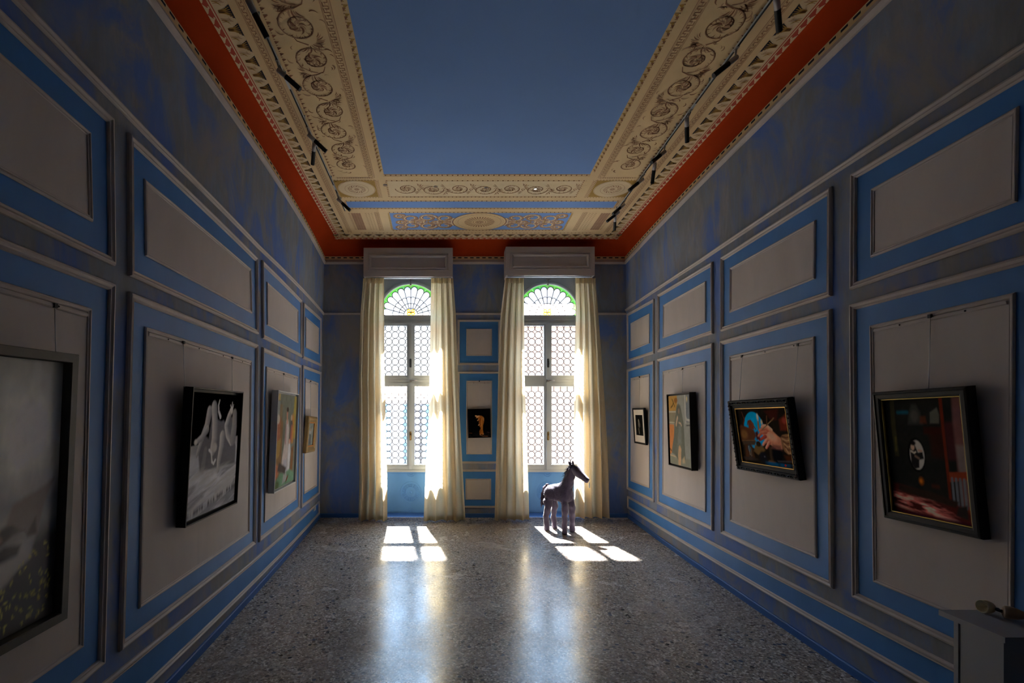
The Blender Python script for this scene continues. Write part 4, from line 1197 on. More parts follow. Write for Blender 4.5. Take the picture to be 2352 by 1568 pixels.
# --- black and white figure group
def art_rocks():
    a = Art(120, 160, 1.4, (10, 10, 10)); n = vnoise(a.u, a.v*1.5, (3, 9), 7); n3 = vnoise(a.u, a.v, (14, 14), 8)
    hor = .60+.04*(a.u-.5)
    v = .24+.30*n+.06*n3
    m = np.clip((hor-a.v)/.012, 0, 1)[..., None]; a.c = a.c*(1-m)+np.stack([v, v*1.02, v*1.06], -1)*m
    a.lay(np.clip((hor-a.v)/.012, 0, 1)*np.clip((a.v-.5)/.1, 0, 1), (120, 116, 110), .5)
    # grey mass of bodies
    a.poly([(.16, .50), (.24, .66), (.34, .62), (.38, .80), (.44, .84), (.50, .78), (.58, .76), (.64, .77), (.70, .72), (.80, .80), (.86, .79), (.92, .70), (.92, .58), (.96, .52), (.96, .36), (.20, .36)], (112, 112, 116), .02)
    hi, sh = (186, 184, 180), (128, 128, 132)
    a.stroke([(.33, .845), (.29, .73), (.21, .63), (.16, .545), (.13, .50)], (.05, .018), sh, .015, 1, hi)
    a.stroke([(.30, .70), (.20, .635), (.10, .60)], (.035, .02), sh, .015, 1, hi); a.ell(.10, .605, .028, .022, hi, .015)
    a.stroke([(.42, .885), (.45, .76), (.46, .62), (.44, .53)], (.055, .058), sh, .015, 1, hi)
    a.stroke([(.525, .945), (.505, .90), (.515, .85), (.56, .80)], (.007, .018), (215, 213, 208), .008)
    a.stroke([(.80, .845), (.755, .80), (.70, .72), (.74, .64), (.84, .57)], (.035, .04), sh, .015, 1, hi)
    a.ell(.815, .86, .03, .035, hi, .012); a.stroke([(.80, .88), (.78, .905)], .007, hi, .006); a.stroke([(.82, .885), (.82, .93)], .007, hi, .006); a.stroke([(.84, .88), (.85, .91)], .006, hi, .006)
    a.stroke([(.895, .82), (.90, .70), (.88, .60)], (.05, .07), sh, .02, 1, (150, 148, 146))
    a.stroke([(.63, .62), (.62, .54), (.58, .42), (.57, .34)], (.06, .03), sh, .015, 1, hi)
    a.stroke([(.36, .525), (.41, .50), (.43, .42), (.47, .40), (.50, .43)], (.012, .012), (206, 204, 200), .008)
    a.ell(.47, .54, .05, .04, (176, 174, 170), .02)
    a.stroke([(.29, .53), (.27, .44), (.25, .38)], (.03, .04), (132, 132, 134), .02, .8)
    # streaked foreground
    n2 = vnoise(a.u, a.v*1.5-a.u*.35, (2.2, 12), 15)
    a.lay(np.clip((n2-.5)*6, 0, 1)*np.clip((.40-a.v)/.05, 0, 1), (168, 168, 166), .8)
    a.lay(np.clip((.5-n2)*6, 0, 1)*np.clip((.38-a.v)/.05, 0, 1), (92, 94, 102), .55)
    a.poly([(.0, .06), (.25, .14), (.45, .10), (.75, .22), (.98, .26), (.92, .16), (.70, .09), (.42, .06), (.35, .10), (.2, .10), (.1, .02)], (178, 178, 176), .03, .8)
    st = vnoise(a.u, a.v, (46, 3), 17, 2); band = np.clip(1-np.abs(a.v-(.035+.13*(a.u-.1)))/.04, 0, 1)
    a.lay(band*np.clip((st-.45)*7, 0, 1), (70, 70, 74), .8)
    a.c = np.clip(a.c**1.15*1.95, 0, .95)*np.where(a.c < .008, .3, 1.0); a.grain((10, 20), .10, 3); return a
# --- pale figure scene in white frame
def art_parlour():
    a = Art(80, 150, 1.9, (128, 132, 120)); n = vnoise(a.u, a.v*2, (5, 5), 41)
    a.lay(np.clip((.30-a.u)/.05, 0, 1)*np.clip((.9-a.v)/.02, 0, 1), (150, 128, 96), .7); a.poly([(0, .93), (.16, .93), (.16, 1), (0, 1)], (190, 172, 120)); a.poly([(.03, .78), (.15, .78), (.15, .92), (.03, .92)], (150, 156, 152), .01)
    a.poly([(.78, .5), (1, .5), (1, 1), (.88, 1), (.84, .8)], (176, 158, 92), .03); a.poly([(.74, .45), (.88, .45), (.90, .75), (.80, .8)], (196, 142, 84), .03)
    a.poly([(0, .15), (.30, .2), (.32, .7), (.12, .76), (0, .72)], (146, 118, 88), .04); a.poly([(.02, .48), (.2, .5), (.2, .74), (.05, .76)], (172, 118, 96), .04); a.ell(.10, .73, .06, .05, (196, 190, 180), .02)
    a.poly([(.02, .30), (.2, .34), (.24, .52), (.06, .5)], (176, 146, 92), .03)
    a.poly([(.30, .14), (.60, .16), (.62, .4), (.64, .62), (.58, .72), (.48, .72), (.44, .5), (.34, .3)], (206, 196, 192), .03)
    a.poly([(.44, .45), (.50, .45), (.5, .7), (.46, .68)], (170, 140, 140), .03); a.poly([(.38, .10), (.6, .14), (.58, .28), (.40, .28)], (186, 186, 196), .03)
    a.ell(.52, .79, .035, .045, (196, 140, 120), .012); a.ell(.53, .835, .05, .028, (86, 74, 66), .012); a.stroke([(.52, .75), (.53, .70)], .03, (198, 150, 130))
    a.poly([(.66, .40), (.76, .44), (.82, .68), (.76, .74), (.68, .70)], (108, 100, 96), .03); a.poly([(.70, .45), (.78, .48), (.80, .66), (.74, .66)], (176, 110, 100), .03); a.ell(.75, .745, .04, .035, (206, 176, 150), .012)
    a.poly([(.62, .14), (.72, .14), (.76, .36), (.72, .48), (.64, .46), (.62, .32)], (220, 220, 222), .02); a.ell(.68, .475, .04, .03, (212, 170, 146), .012)
    a.poly([(.76, .10), (.9, .1), (.92, .42), (.8, .4)], (140, 104, 76), .03)
    a.poly([(0, 0), (1, 0), (1, .10), (.72, .16), (.5, .13), (.3, .16), (.1, .08), (0, .06)], (122, 158, 130), .03); a.poly([(0, .08), (.16, .12), (.22, .22), (.08, .26), (0, .22)], (196, 130, 100), .03)
    a.poly([(.38, .02), (.62, .05), (.58, .13), (.44, .13)], (170, 172, 168), .02); a.ell(.62, .06, .07, .018, (120, 72, 56), .012, 1, .5); a.ell(.1, .03, .14, .05, (104, 120, 88), .03); a.poly([(.14, .18), (.5, .12), (.56, .19), (.2, .27)], (98, 92, 88), .03)
    a.grain((14, 10), .18, 6); return a
def art_small_blue():
    a = Art(40, 60, 1.6, (128, 134, 128)); a.ell(.5, .62, .2, .13, (150, 154, 150), .05); a.poly([(.3, .05), (.7, .05), (.62, .5), (.4, .5)], (96, 100, 100), .05); a.ell(.5, .7, .09, .07, (160, 138, 120), .03); a.grain((8, 8), .3, 9); return a
# --- cast hand on black
def art_cast():
    a = Art(90, 116, 1.3, (8, 8, 9)); n = vnoise(a.u, a.v, 7, 5)
    a.lay(np.clip((.24-a.v)/.2, 0, 1)*(n > .5), (30, 28, 28), .8)
    o, h, d = (176, 106, 42), (222, 166, 116), (104, 52, 18)
    a.poly([(.50, .13), (.50, .22), (.56, .33), (.50, .42), (.48, .55), (.50, .60), (.46, .64), (.44, .70), (.36, .76), (.33, .78), (.40, .76), (.58, .765), (.66, .735), (.72, .67), (.71, .55), (.66, .42), (.65, .28), (.68, .15), (.66, .10), (.55, .12)], o, .02)
    a.stroke([(.34, .76), (.42, .74), (.50, .75)], .02, h, .015); a.stroke([(.38, .70), (.44, .71)], .018, h, .015); a.stroke([(.43, .60), (.46, .62)], .018, h, .012); a.stroke([(.46, .43), (.50, .47)], .014, h, .012)
    a.stroke([(.56, .66), (.52, .54), (.54, .44)], .02, d, .02, .7); a.stroke([(.62, .66), (.60, .5), (.60, .3)], .02, (204, 138, 66), .03, .8); a.stroke([(.68, .70), (.70, .6)], .014, h, .02, .6); a.stroke([(.58, .38), (.56, .24), (.52, .16)], .018, d, .02, .6)
    a.ell(.53, .115, .02, .014, h, .012); a.ell(.67, .125, .022, .014, h, .012); a.stroke([(.52, .09), (.66, .05), (.86, .045)], .010, (150, 100, 76), .012, .8); a.stroke([(.04, .17), (.16, .16)], .012, (96, 58, 36), .015, .8); a.stroke([(.84, .19), (.94, .17)], .012, (90, 64, 66), .015, .8)
    return a
def art_photo():
    a = Art(40, 56, 1.4, (22, 22, 22)); a.ell(.42, .55, .10, .17, (110, 106, 98), .06); a.ell(.40, .72, .06, .07, (140, 132, 120), .04); a.stroke([(.36, .3), (.42, .12)], .06, (96, 92, 84), .05); a.ell(.56, .5, .06, .1, (70, 66, 60), .05); a.grain((6, 6), .2, 4); return a
# --- robed figure beside a pale door
def art_cloak():
    a = Art(90, 150, 1.9, (164, 164, 152)); n = vnoise(a.u, a.v*2, (12, 3), 51)
    a.poly([(0, .78), (.42, .78), (.42, 1), (0, 1)], (196, 152, 84), .01); a.stroke([(.18, .95), (.24, .90), (.20, .86), (.12, .83)], .012, (96, 78, 48)); a.stroke([(.24, .9), (.30, .84)], .01, (96, 78, 48)); a.ell(.36, .93, .08, .04, (160, 110, 60), .02)
    a.poly([(0, .59), (.34, .60), (.34, .76), (0, .76)], (150, 142, 118), .01); a.stroke([(0, .765), (.34, .765)], .006, (214, 206, 180), .006); a.stroke([(0, .61), (.3, .61)], .006, (206, 200, 176), .006)
    a.poly([(0, .12), (.16, .20), (.26, .45), (.24, .58), (0, .585)], (214, 140, 84), .02); a.poly([(0, .0), (1, 0), (1, .12), (.3, .10), (0, .13)], (150, 152, 132), .03); a.stroke([(.0, .125), (.4, .11)], .008, (214, 190, 150), .008)
    a.poly([(.80, .62), (1, .62), (1, 1), (.80, 1)], (132, 138, 140), .02); a.poly([(.76, .60), (.82, .60), (.82, 1), (.76, 1)], (190, 188, 176), .01); a.stroke([(.79, 1), (.79, .72), (.84, .655), (1, .645)], .016, (200, 198, 188), .008); a.ell(.87, .94, .025, .04, (220, 204, 150), .02); a.poly([(.82, .565), (.97, .57), (.97, .59), (.82, .585)], (110, 108, 104), .006)
    a.poly([(.10, .16), (.24, .14), (.42, .07), (.62, .10), (.74, .1), (.72, .35), (.70, .60), (.64, .72), (.60, .80), (.56, .86), (.48, .885), (.40, .86), (.36, .80), (.34, .72), (.28, .62), (.22, .40), (.12, .24)], (122, 124, 110), .02)
    a.lay(np.clip((n-.5)*5, 0, 1)*np.clip(1-np.abs(a.u-.45)/.25, 0, 1)*np.clip((.7-a.v)/.1, 0, 1), (150, 150, 132), .5)
    a.ell(.48, .79, .085, .06, (104, 106, 96), .04); a.ell(.49, .775, .045, .04, (150, 134, 114), .03); a.stroke([(.35, .58), (.40, .66), (.42, .68)], .028, (206, 178, 146), .015); a.stroke([(.48, .61), (.56, .60), (.60, .57)], .014, (206, 178, 146), .012);
    a.poly([(.42, .30), (.58, .32), (.56, .58), (.46, .56)], (140, 146, 136), .04, .7); a.poly([(.40, .0), (.52, .0), (.56, .24), (.50, .29), (.44, .27), (.40, .16)], (214, 178, 138), .02); a.poly([(.60, .04), (.72, .05), (.70, .14), (.60, .1)], (198, 178, 140), .03)
    a.stroke([(.0, .22), (.08, .19)], .012, (110, 90, 60), .012); a.grain((20, 12), .12, 2); return a
# --- hand with brush, blue disc
def art_hand():
    a = Art(150, 120, .8, (36, 32, 28)); n = vnoise(a.u, a.v, 6, 61); a.lay(n, (64, 54, 42), .45)
    a.poly([(.58, .95), (.85, .98), (.80, .80), (.70, .78)], (78, 40, 34), .04); a.poly([(.84, .62), (.95, .62), (1, .70), (1, .92), (.92, .85), (.84, .80)], (120, 54, 40), .04); a.ell(.93, .78, .04, .05, (160, 74, 60), .03)
    a.ell(.33, .60, .215, .34, (10, 168, 224), .012)
    a.poly([(.02, .38), (.30, .42), (.36, .5), (.32, .62), (.18, .66), (.06, .70), (.0, .66)], (104, 66, 46), .03); a.ell(.10, .52, .07, .08, (146, 112, 64), .05, .7); a.poly([(.11, .68), (.155, .78), (.165, .86), (.135, .80), (.10, .72)], (110, 58, 40), .015); a.stroke([(.14, .82), (.11, .94)], .006, (110, 70, 60), .008); a.stroke([(.2, .7), (.22, .76)], .008, (110, 62, 44), .008)
    a.poly([(.22, .62), (.33, .62), (.34, .72), (.28, .80), (.22, .78)], (120, 66, 46), .015)
    for k in range(4): a.stroke([(.30+.012*k, .74-.02*k), (.335+.01*k, .68-.02*k)], .009, (130, 80, 60), .008)
    a.poly([(.36, .42), (.34, .56), (.40, .60), (.42, .46)], (84, 40, 36), .03)
    a.poly([(.03, .40), (.30, .44), (.34, .40), (.30, .33), (.05, .32)], (84, 70, 58), .03); a.stroke([(.04, .40), (.32, .42)], .008, (128, 96, 62), .01); a.poly([(.06, .03), (.26, .10), (.24, .33), (.08, .33)], (92, 62, 44), .04); a.poly([(.14, .10), (.16, .34), (.22, .34), (.22, .06)], (70, 62, 56), .03); a.ell(.12, .07, .16, .03, (70, 60, 56), .03)
    a.ell(.17, .26, .03, .06, (30, 110, 140), .02, .7); a.stroke([(.16, .30), (.17, .14)], .006, (190, 180, 160), .008, .6); a.stroke([(.2, .28), (.2, .12)], .006, (170, 150, 120), .01, .5)
    a.poly([(.26, .22), (.30, .33), (.36, .36), (.44, .35), (.50, .26), (.44, .20), (.34, .16)], (120, 96, 60), .03); a.ell(.38, .36, .05, .05, (60, 44, 32), .02); a.ell(.44, .12, .075, .11, (38, 38, 44), .03); a.ell(.47, .14, .012, .012, (120, 120, 130), .02, .6)
    a.poly([(.58, .06), (.64, .05), (.64, .34), (.58, .34)], (84, 66, 50), .03, .8); a.poly([(.52, .05), (.66, .03), (.68, .08), (.55, .09)], (110, 84, 56), .02); a.ell(.72, .2, .10, .16, (24, 26, 32), .05)
    # candles
    a.stroke([(.43, .62), (.435, .76)], .016, (150, 116, 70), .012); a.ell(.435, .84, .018, .055, (240, 214, 170), .02); a.ell(.437, .86, .008, .03, (255, 250, 225), .012); a.stroke([(.50, .62), (.505, .70)], .016, (160, 134, 92), .012); a.ell(.505, .75, .016, .04, (220, 190, 140), .02)
    # forearm, hand, fingers, brush
    sk, hi, rd = (206, 142, 112), (234, 186, 156), (190, 92, 76)
    a.poly([(.48, .60), (.60, .66), (.68, .62), (.78, .52), (.84, .48), (.83, .30), (.72, .30), (.62, .36), (.55, .38), (.50, .48)], sk, .02); a.ell(.66, .50, .10, .06, hi, .06, .7, -.5); a.poly([(.62, .30), (.82, .28), (.80, .36), (.66, .37)], (120, 78, 70), .04, .8)
    a.stroke([(.60, .62), (.52, .64), (.45, .60)], (.035, .026), rd, .015, 1, sk); a.stroke([(.56, .58), (.47, .56), (.41, .50)], (.032, .024), rd, .015, 1, sk); a.stroke([(.54, .50), (.47, .46), (.415, .43)], (.03, .022), (150, 66, 54), .015, 1, rd); a.stroke([(.56, .44), (.50, .38), (.475, .35)], (.028, .02), rd, .015, 1, hi); a.stroke([(.60, .40), (.55, .33), (.53, .30)], (.026, .02), rd, .015, 1, hi)
    a.stroke([(.66, .62), (.60, .68), (.54, .69), (.50, .67)], (.034, .02), sk, .015, 1, hi); a.ell(.41, .46, .02, .03, (110, 40, 36), .02)
    a.stroke([(.50, .62), (.62, .72), (.72, .80)], (.010, .008), (150, 122, 90), .008); a.stroke([(.70, .78), (.745, .825)], .012, (120, 92, 60), .008); a.stroke([(.60, .70), (.62, .86)], .010, (110, 74, 50), .01)
    # ruffled sleeve
    a.poly([(.82, .50), (.86, .545), (.92, .56), (1.0, .56), (1.0, .24), (.92, .22), (.86, .27), (.83, .35)], (150, 112, 80), .02)
    for k in range(6): a.stroke([(.84+.01*k, .52-.04*k), (.92, .50-.05*k), (1.0, .53-.055*k)], .010, (196, 160, 122) if k % 2 else (96, 62, 44), .015, .8)
    a.poly([(.84, .20), (1, .22), (1, .12), (.88, .1)], (84, 48, 32), .04); a.poly([(.70, .10), (1, .13), (1, .10), (.72, .075)], (76, 74, 80), .02)
    nb = vnoise(a.u, a.v, (9, 6), 66); a.lay(np.clip((.075-a.v)/.03, 0, 1)*np.clip((a.u-.45)/.1, 0, 1)*np.clip((nb-.3)*5, 0, 1), (16, 96, 142), .9); a.ell(.84, .035, .016, .018, (180, 40, 30), .012)
    a.c = np.clip(a.c**1.12*1.45, 0, .95); a.grain((18, 14), .18, 12); return a
# --- dark room with oval mirror and red floor light
def art_mirror():
    a = Art(120, 140, 1.25, (30, 31, 29)); n = vnoise(a.u, a.v, (5, 9), 71); a.lay(n, (44, 42, 38), .5)
    for k in range(5): a.stroke([(.08+.012*k, 1.0), (.07+.013*k, .75), (.085+.012*k, .50)], .005, (70, 66, 40), .008, .7)
    a.stroke([(.11, .66), (.105, .55)], .012, (96, 86, 40), .02, .8)
    a.stroke([(.17, .885), (.31, .885)], .014, (24, 84, 104), .02, .9); a.poly([(.30, .78), (.33, .88), (.37, .95), (.43, .95), (.48, .88), (.50, .78)], (62, 62, 58), .03, .8); a.ell(.40, .85, .05, .05, (84, 82, 74), .03, .6); a.poly([(.46, .79), (.55, .79), (.54, .85), (.47, .85)], (96, 50, 32), .02, .8); a.poly([(.59, .79), (.70, .79), (.71, .86), (.69, .92), (.60, .88)], (92, 94, 84), .015, .8)
    a.poly([(.5, .70), (.74, .70), (.74, .76), (.5, .76)], (60, 24, 18), .02, .8); a.poly([(.58, .52), (.74, .50), (.74, .72), (.56, .72)], (56, 26, 18), .05, .7); a.poly([(.735, .10), (.765, .10), (.76, 1), (.72, 1)], (104, 40, 24), .01); a.poly([(.77, .5), (.87, .5), (.86, .80), (.76, .80)], (66, 34, 36), .03); a.poly([(.87, .0), (1, 0), (1, 1), (.87, 1), (.86, .8)], (112, 76, 74), .03, .9); a.poly([(.88, .40), (1, .40), (1, .62), (.87, .62)], (120, 110, 106), .03, .8)
    a.poly([(.76, .32), (1, .36), (1, .42), (.76, .40)], (132, 58, 36), .01); a.poly([(.76, .06), (1, .06), (1, .15), (.76, .13)], (120, 52, 34), .01)
    for k in range(5): a.stroke([(.79+.045*k, .35), (.79+.045*k, .13)], .014, (104, 110, 118), .008, .9)
    # oval mirror with the small figure
    a.ell(.38, .52, .115, .145, (16, 15, 14), .015); a.ell(.385, .52, .095, .125, (182, 178, 168), .01)
    a.poly([(.30, .44), (.30, .60), (.34, .63), (.37, .60), (.40, .54), (.46, .55), (.47, .49), (.41, .48), (.40, .41), (.34, .40)], (34, 32, 32), .012); a.ell(.335, .585, .025, .028, (190, 164, 140), .01); a.ell(.345, .62, .035, .02, (26, 22, 20), .012); a.stroke([(.31, .55), (.35, .535), (.37, .545)], .008, (196, 188, 172), .008); a.stroke([(.36, .51), (.41, .49)], .01, (120, 96, 80), .01); a.stroke([(.45, .555), (.41, .56)], .01, (180, 150, 126), .008)
    a.ell(.41, .30, .03, .03, (150, 76, 16), .03); a.ell(.405, .30, .015, .015, (190, 110, 30), .02); a.stroke([(.55, .27), (.62, .27)], .012, (90, 40, 24), .03, .7)
    # floor with dappled red light
    a.poly([(0, 0), (1, 0), (1, .07), (.80, .16), (.5, .20), (0, .26)], (78, 32, 28), .03); a.poly([(.08, .19), (.8, .12), (.84, .17), (.5, .22), (.1, .24)], (48, 36, 30), .02)
    q = vnoise(a.u, a.v+a.u*.10, (6, 34), 77, 3); band = np.clip(1-np.abs(a.v-(.125-.10*a.u))/.085, 0, 1)*np.clip((.86-a.u)/.25, 0, 1)
    a.lay(band*np.clip((q-.34)*4.5, 0, 1), (240, 132, 122), 1.0); a.lay(band*np.clip((q-.56)*7, 0, 1), (255, 214, 190), .85); a.lay(np.clip((.03-a.v)/.02, 0, 1), (70, 20, 40), .8)
    a.poly([(.80, .06), (.93, .04), (.93, .15), (.83, .13)], (46, 40, 36), .02); a.c = np.clip(a.c*1.7+.004, 0, .95); a.grain((16, 16), .15, 13); return a

grp = None
H = Hung(WL, (-330, 744), (189, 816), (149.5, 1419), (-360, 1719), .062)
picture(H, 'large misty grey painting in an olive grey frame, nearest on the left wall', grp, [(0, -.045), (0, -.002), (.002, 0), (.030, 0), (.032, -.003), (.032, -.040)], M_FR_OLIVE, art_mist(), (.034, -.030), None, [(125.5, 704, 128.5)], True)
H = Hung(WL, (443.5, 889), (559.7, 899), (545.5, 1156), (427, 1211), .072)
picture(H, 'black and white painting of tangled limbs in a deep black box frame', grp, [(0, -.052), (0, -.001), (.001, 0), (.008, 0), (.009, -.002), (.010, -.030), (.028, -.030)], M_FR_BLACK, art_rocks(), (.026, -.014), None, [(421, 788, 422.5), (533, 823, 533.5)])
H = Hung(WL, (639, 895.5), (687, 905), (679.5, 1107), (631, 1133), .075)
picture(H, 'tall pale painting of robed figures in a white box frame', grp, [(0, -.055), (0, -.001), (.001, 0), (.009, 0), (.010, -.002), (.011, -.030), (.030, -.030)], M_FR_WHITE, art_parlour(), (.024, -.016), None, [(651.5, 860, 650.5)])
H = Hung(WL, (711, 955), (730.5, 957.5), (724.5, 1036), (705.5, 1041), .065)
picture(H, 'small painting in a wide antique gold frame, farthest on the left wall', grp, [(0, -.045), (0, -.012), (.012, -.002), (.024, 0), (.040, -.006), (.050, -.016), (.060, -.014), (.066, -.018)], M_FR_GOLD, art_small_blue(), (.078, -.028), (.066, .080, -.016, M_ORANGE), [(713.5, 876, 713.5)])
H = Hung(WB, (1074.7, 939), (1126.5, 938), (1127.3, 1004.5), (1075, 1005.8), .045)
picture(H, 'small black painting of an orange cast hand, unframed, between the windows', grp, [(0, -.030), (0, -.001), (.001, 0), (.003, 0)], M_BLACK, art_cast(), (.002, .0005), None, [(1101, 876, 1101)], name='unframed_painting')
H = Hung(WR, (1452, 937), (1478, 936.5), (1483, 1022), (1456.5, 1017), .045)
picture(H, 'small dark photograph in a wide ivory mount and black frame', grp, [(0, -.025), (0, -.001), (.001, 0), (.020, 0), (.021, -.010)], M_FR_BLACK, art_photo(), (.020, -.008), None, [(1469, 866, 1468.5)], False, ((.085, .085, .105, .085), M_MOUNT), None, 'picture', 'framed_photograph')
H = Hung(WR, (1531, 905.5), (1583.4, 900), (1587.8, 1081), (1535, 1067), .080)
picture(H, 'tall painting of a grey robed figure in a black box frame', grp, [(0, -.060), (0, -.001), (.001, 0), (.007, 0), (.008, -.002), (.009, -.028), (.026, -.028)], M_FR_BLACK, art_cloak(), (.020, -.012), None, [(1568, 848, 1567)])
def carve(b, w, h):
    rng = random.Random(2)
    def put(x, y, ang, s):
        for k in (-1, 0, 1):
            a = ang+k*.7
            b.blob((x+s*.55*math.cos(a)*abs(k), y+s*.55*math.sin(a)*abs(k), .001), (s*.55, s*.28, .007), 1, 8, 5)
    n = int(w/.034)
    for i in range(n):
        x = -w/2+.02+(w-.04)*(i+.5)/n
        for y in (.018, h-.018): put(x, y, 0 if i % 2 else PI, .012); b.blob((x+.012, y+.004*(1 if i % 2 else -1), .0), (.005, .005, .006), 1, 6, 4)
    n = int(h/.034)
    for i in range(n):
        y = .02+(h-.04)*(i+.5)/n
        for x in (-w/2+.018, w/2-.018): put(x, y, PI/2 if i % 2 else -PI/2, .012)
H = Hung(WR, (1670.5, 920.5), (1809.7, 913.5), (1834, 1102.8), (1690.8, 1077.8), .055)
picture(H, 'painting of a hand with a brush before a blue disc, ornate black frame', grp, [(0, -.045), (0, -.008), (.005, -.001), (.018, .001), (.031, -.002), (.036, -.010), (.050, -.014), (.056, -.012), (.060, -.018), (.062, -.030)], [M_FR_EBON, M_FR_GLOSS], art_hand(), (.064, -.028), (.058, .066, -.016, M_GILT), [(1704.5, 819, 1698), (1833.5, 793, 1829)], False, None, carve)
H = Hung(WR, (2004, 902), (2223.4, 884.7), (2248, 1240), (2024.4, 1186.5), .050)
picture(H, 'dark painting with small oval mirror and reddish floor, nearest on right wall', grp, [(0, -.040), (0, -.010), (.004, -.002), (.012, 0), (.016, -.004), (.030, -.004), (.036, -.007), (.040, -.012), (.041, -.030)], M_FR_GREYB, art_mirror(), (.042, -.027), (.036, .044, -.011, M_GILT2), [(2137, 728, 2133)])

# picture rails: thin metal strips with small screws at the head of each lower panel
def picture_rail(W, key, label):
    I = RAILS[(W.side, key)]; Q = inset(I, .026); a, c = Q[0], Q[1]
    b = MB(); rows = []
    for (dz, o) in ((0, .004), (0, .013), (-.010, .013), (-.014, .009), (-.014, .004)):
        rows.append([W.pt(a.x+(c.x-a.x)*k/8, a.y+(c.y-a.y)*k/8+dz, o) for k in range(9)])
    m = (W.pt(a.x, a.y)+W.pt(c.x, c.y))/2
    r = tag(empty('picture_rail', m), label, 'picture rail', 'slim picture rails along the panel tops')
    b.grid(rows, 0); b.build('rail_strip', M_MOULD, r)
    n = max(2, int((c-a).length/.28))
    for k in range(n):
        q = (k+.5)/n; p = W.pt(a.x+(c.x-a.x)*q, a.y+(c.y-a.y)*q-.005, .0135)
        b = MB(); b.blob(tuple(p), (.004, .004, .004), 0, 8, 5); b.build('screw', M_LEAD, r)
for W, key, lab in ((WL, 'lA', 'above the large misty grey painting'), (WL, 'lB', 'above the black and white painting'), (WL, 'lC', 'above the tall painting in the white frame'), (WL, 'lD', 'above the small gold framed painting'),
                    (WR, 'lD', 'above the small photograph with ivory mount'), (WR, 'lC', 'above the grey robed figure painting'), (WR, 'lB', 'above the painting with the blue disc'), (WR, 'lA', 'above the dark painting with the oval mirror'), (WB, 'm2', 'above the cast hand painting between the windows')):
    picture_rail(W, key, 'slim picture rail '+lab)

# ------------------------------------------------------------------ track lights
ZTR = 3.675
def track(side, pts, joints, label):
    """slim track hung just under the ceiling"""
    P = [at(px, py, FOC*(ZTR-EYE)/(VY-py)) for px, py in pts]
    r = tag(empty('light_track', (P[0]+P[-1])/2), label, 'track')
    b = MB(); rows = []
    d = (P[-1]-P[0]).normalized(); s = Vector((d.y, -d.x, 0))*.0065
    for o in (Vector((0, 0, .013))-s, Vector((0, 0, 0))-s, Vector((0, 0, 0))-s*.45, Vector((0, 0, .010))-s*.45, Vector((0, 0, .010))+s*.45, Vector((0, 0, 0))+s*.45, Vector((0, 0, 0))+s, Vector((0, 0, .013))+s): rows.append([P[0]+o, P[-1]+o])
    b.grid(rows, 0); b.grid([[P[0]+Vector((0, 0, -.0008))-s*.86, P[-1]+Vector((0, 0, -.0008))-s*.86], [P[0]+Vector((0, 0, -.0008))+s*.86, P[-1]+Vector((0, 0, -.0008))+s*.86]], 1); b.grid([[P[0]+Vector((0, 0, .004))-s*.4, P[-1]+Vector((0, 0, .004))-s*.4], [P[0]+Vector((0, 0, .004))+s*.4, P[-1]+Vector((0, 0, .004))+s*.4]], 1)
    b.poly([P[0]+Vector((0, 0, .013))-s, P[0]+Vector((0, 0, .013))+s, P[0]+s, P[0]-s], 0); b.poly([P[-1]+Vector((0, 0, .013))-s, P[-1]+Vector((0, 0, .013))+s, P[-1]+s, P[-1]-s], 1)
    b.build('track_rail', [M_WHITE, M_BLACK], r)
    for q in joints:
        c = P[0]+(P[-1]-P[0])*q
        b = MB(); b.grid([[c+d*(-.05)-s*1.05+Vector((0, 0, -.002)), c+d*.05-s*1.05+Vector((0, 0, -.002))], [c+d*(-.05)+s*1.05+Vector((0, 0, -.002)), c+d*.05+s*1.05+Vector((0, 0, -.002))]], 0); b.build('track_joint', M_WHITE, r)
    n = 6
    for k in range(n):
        c = P[0]+(P[-1]-P[0])*((k+.5)/n); b = MB(); b.tube([c+Vector((0, 0, .02)), (c.x, c.y, ZC)], .006, 0, 8); b.build('track_hanger', M_WHITE, r)
    return P
TL = track('l', [(556, -40), (792.6, 484.7)], (.27, .80), 'long light track under the left side of the ceiling')
TR_ = track('r', [(1803, -40), (1401, 505)], (.33, .7), 'long light track under the right side of the ceiling')
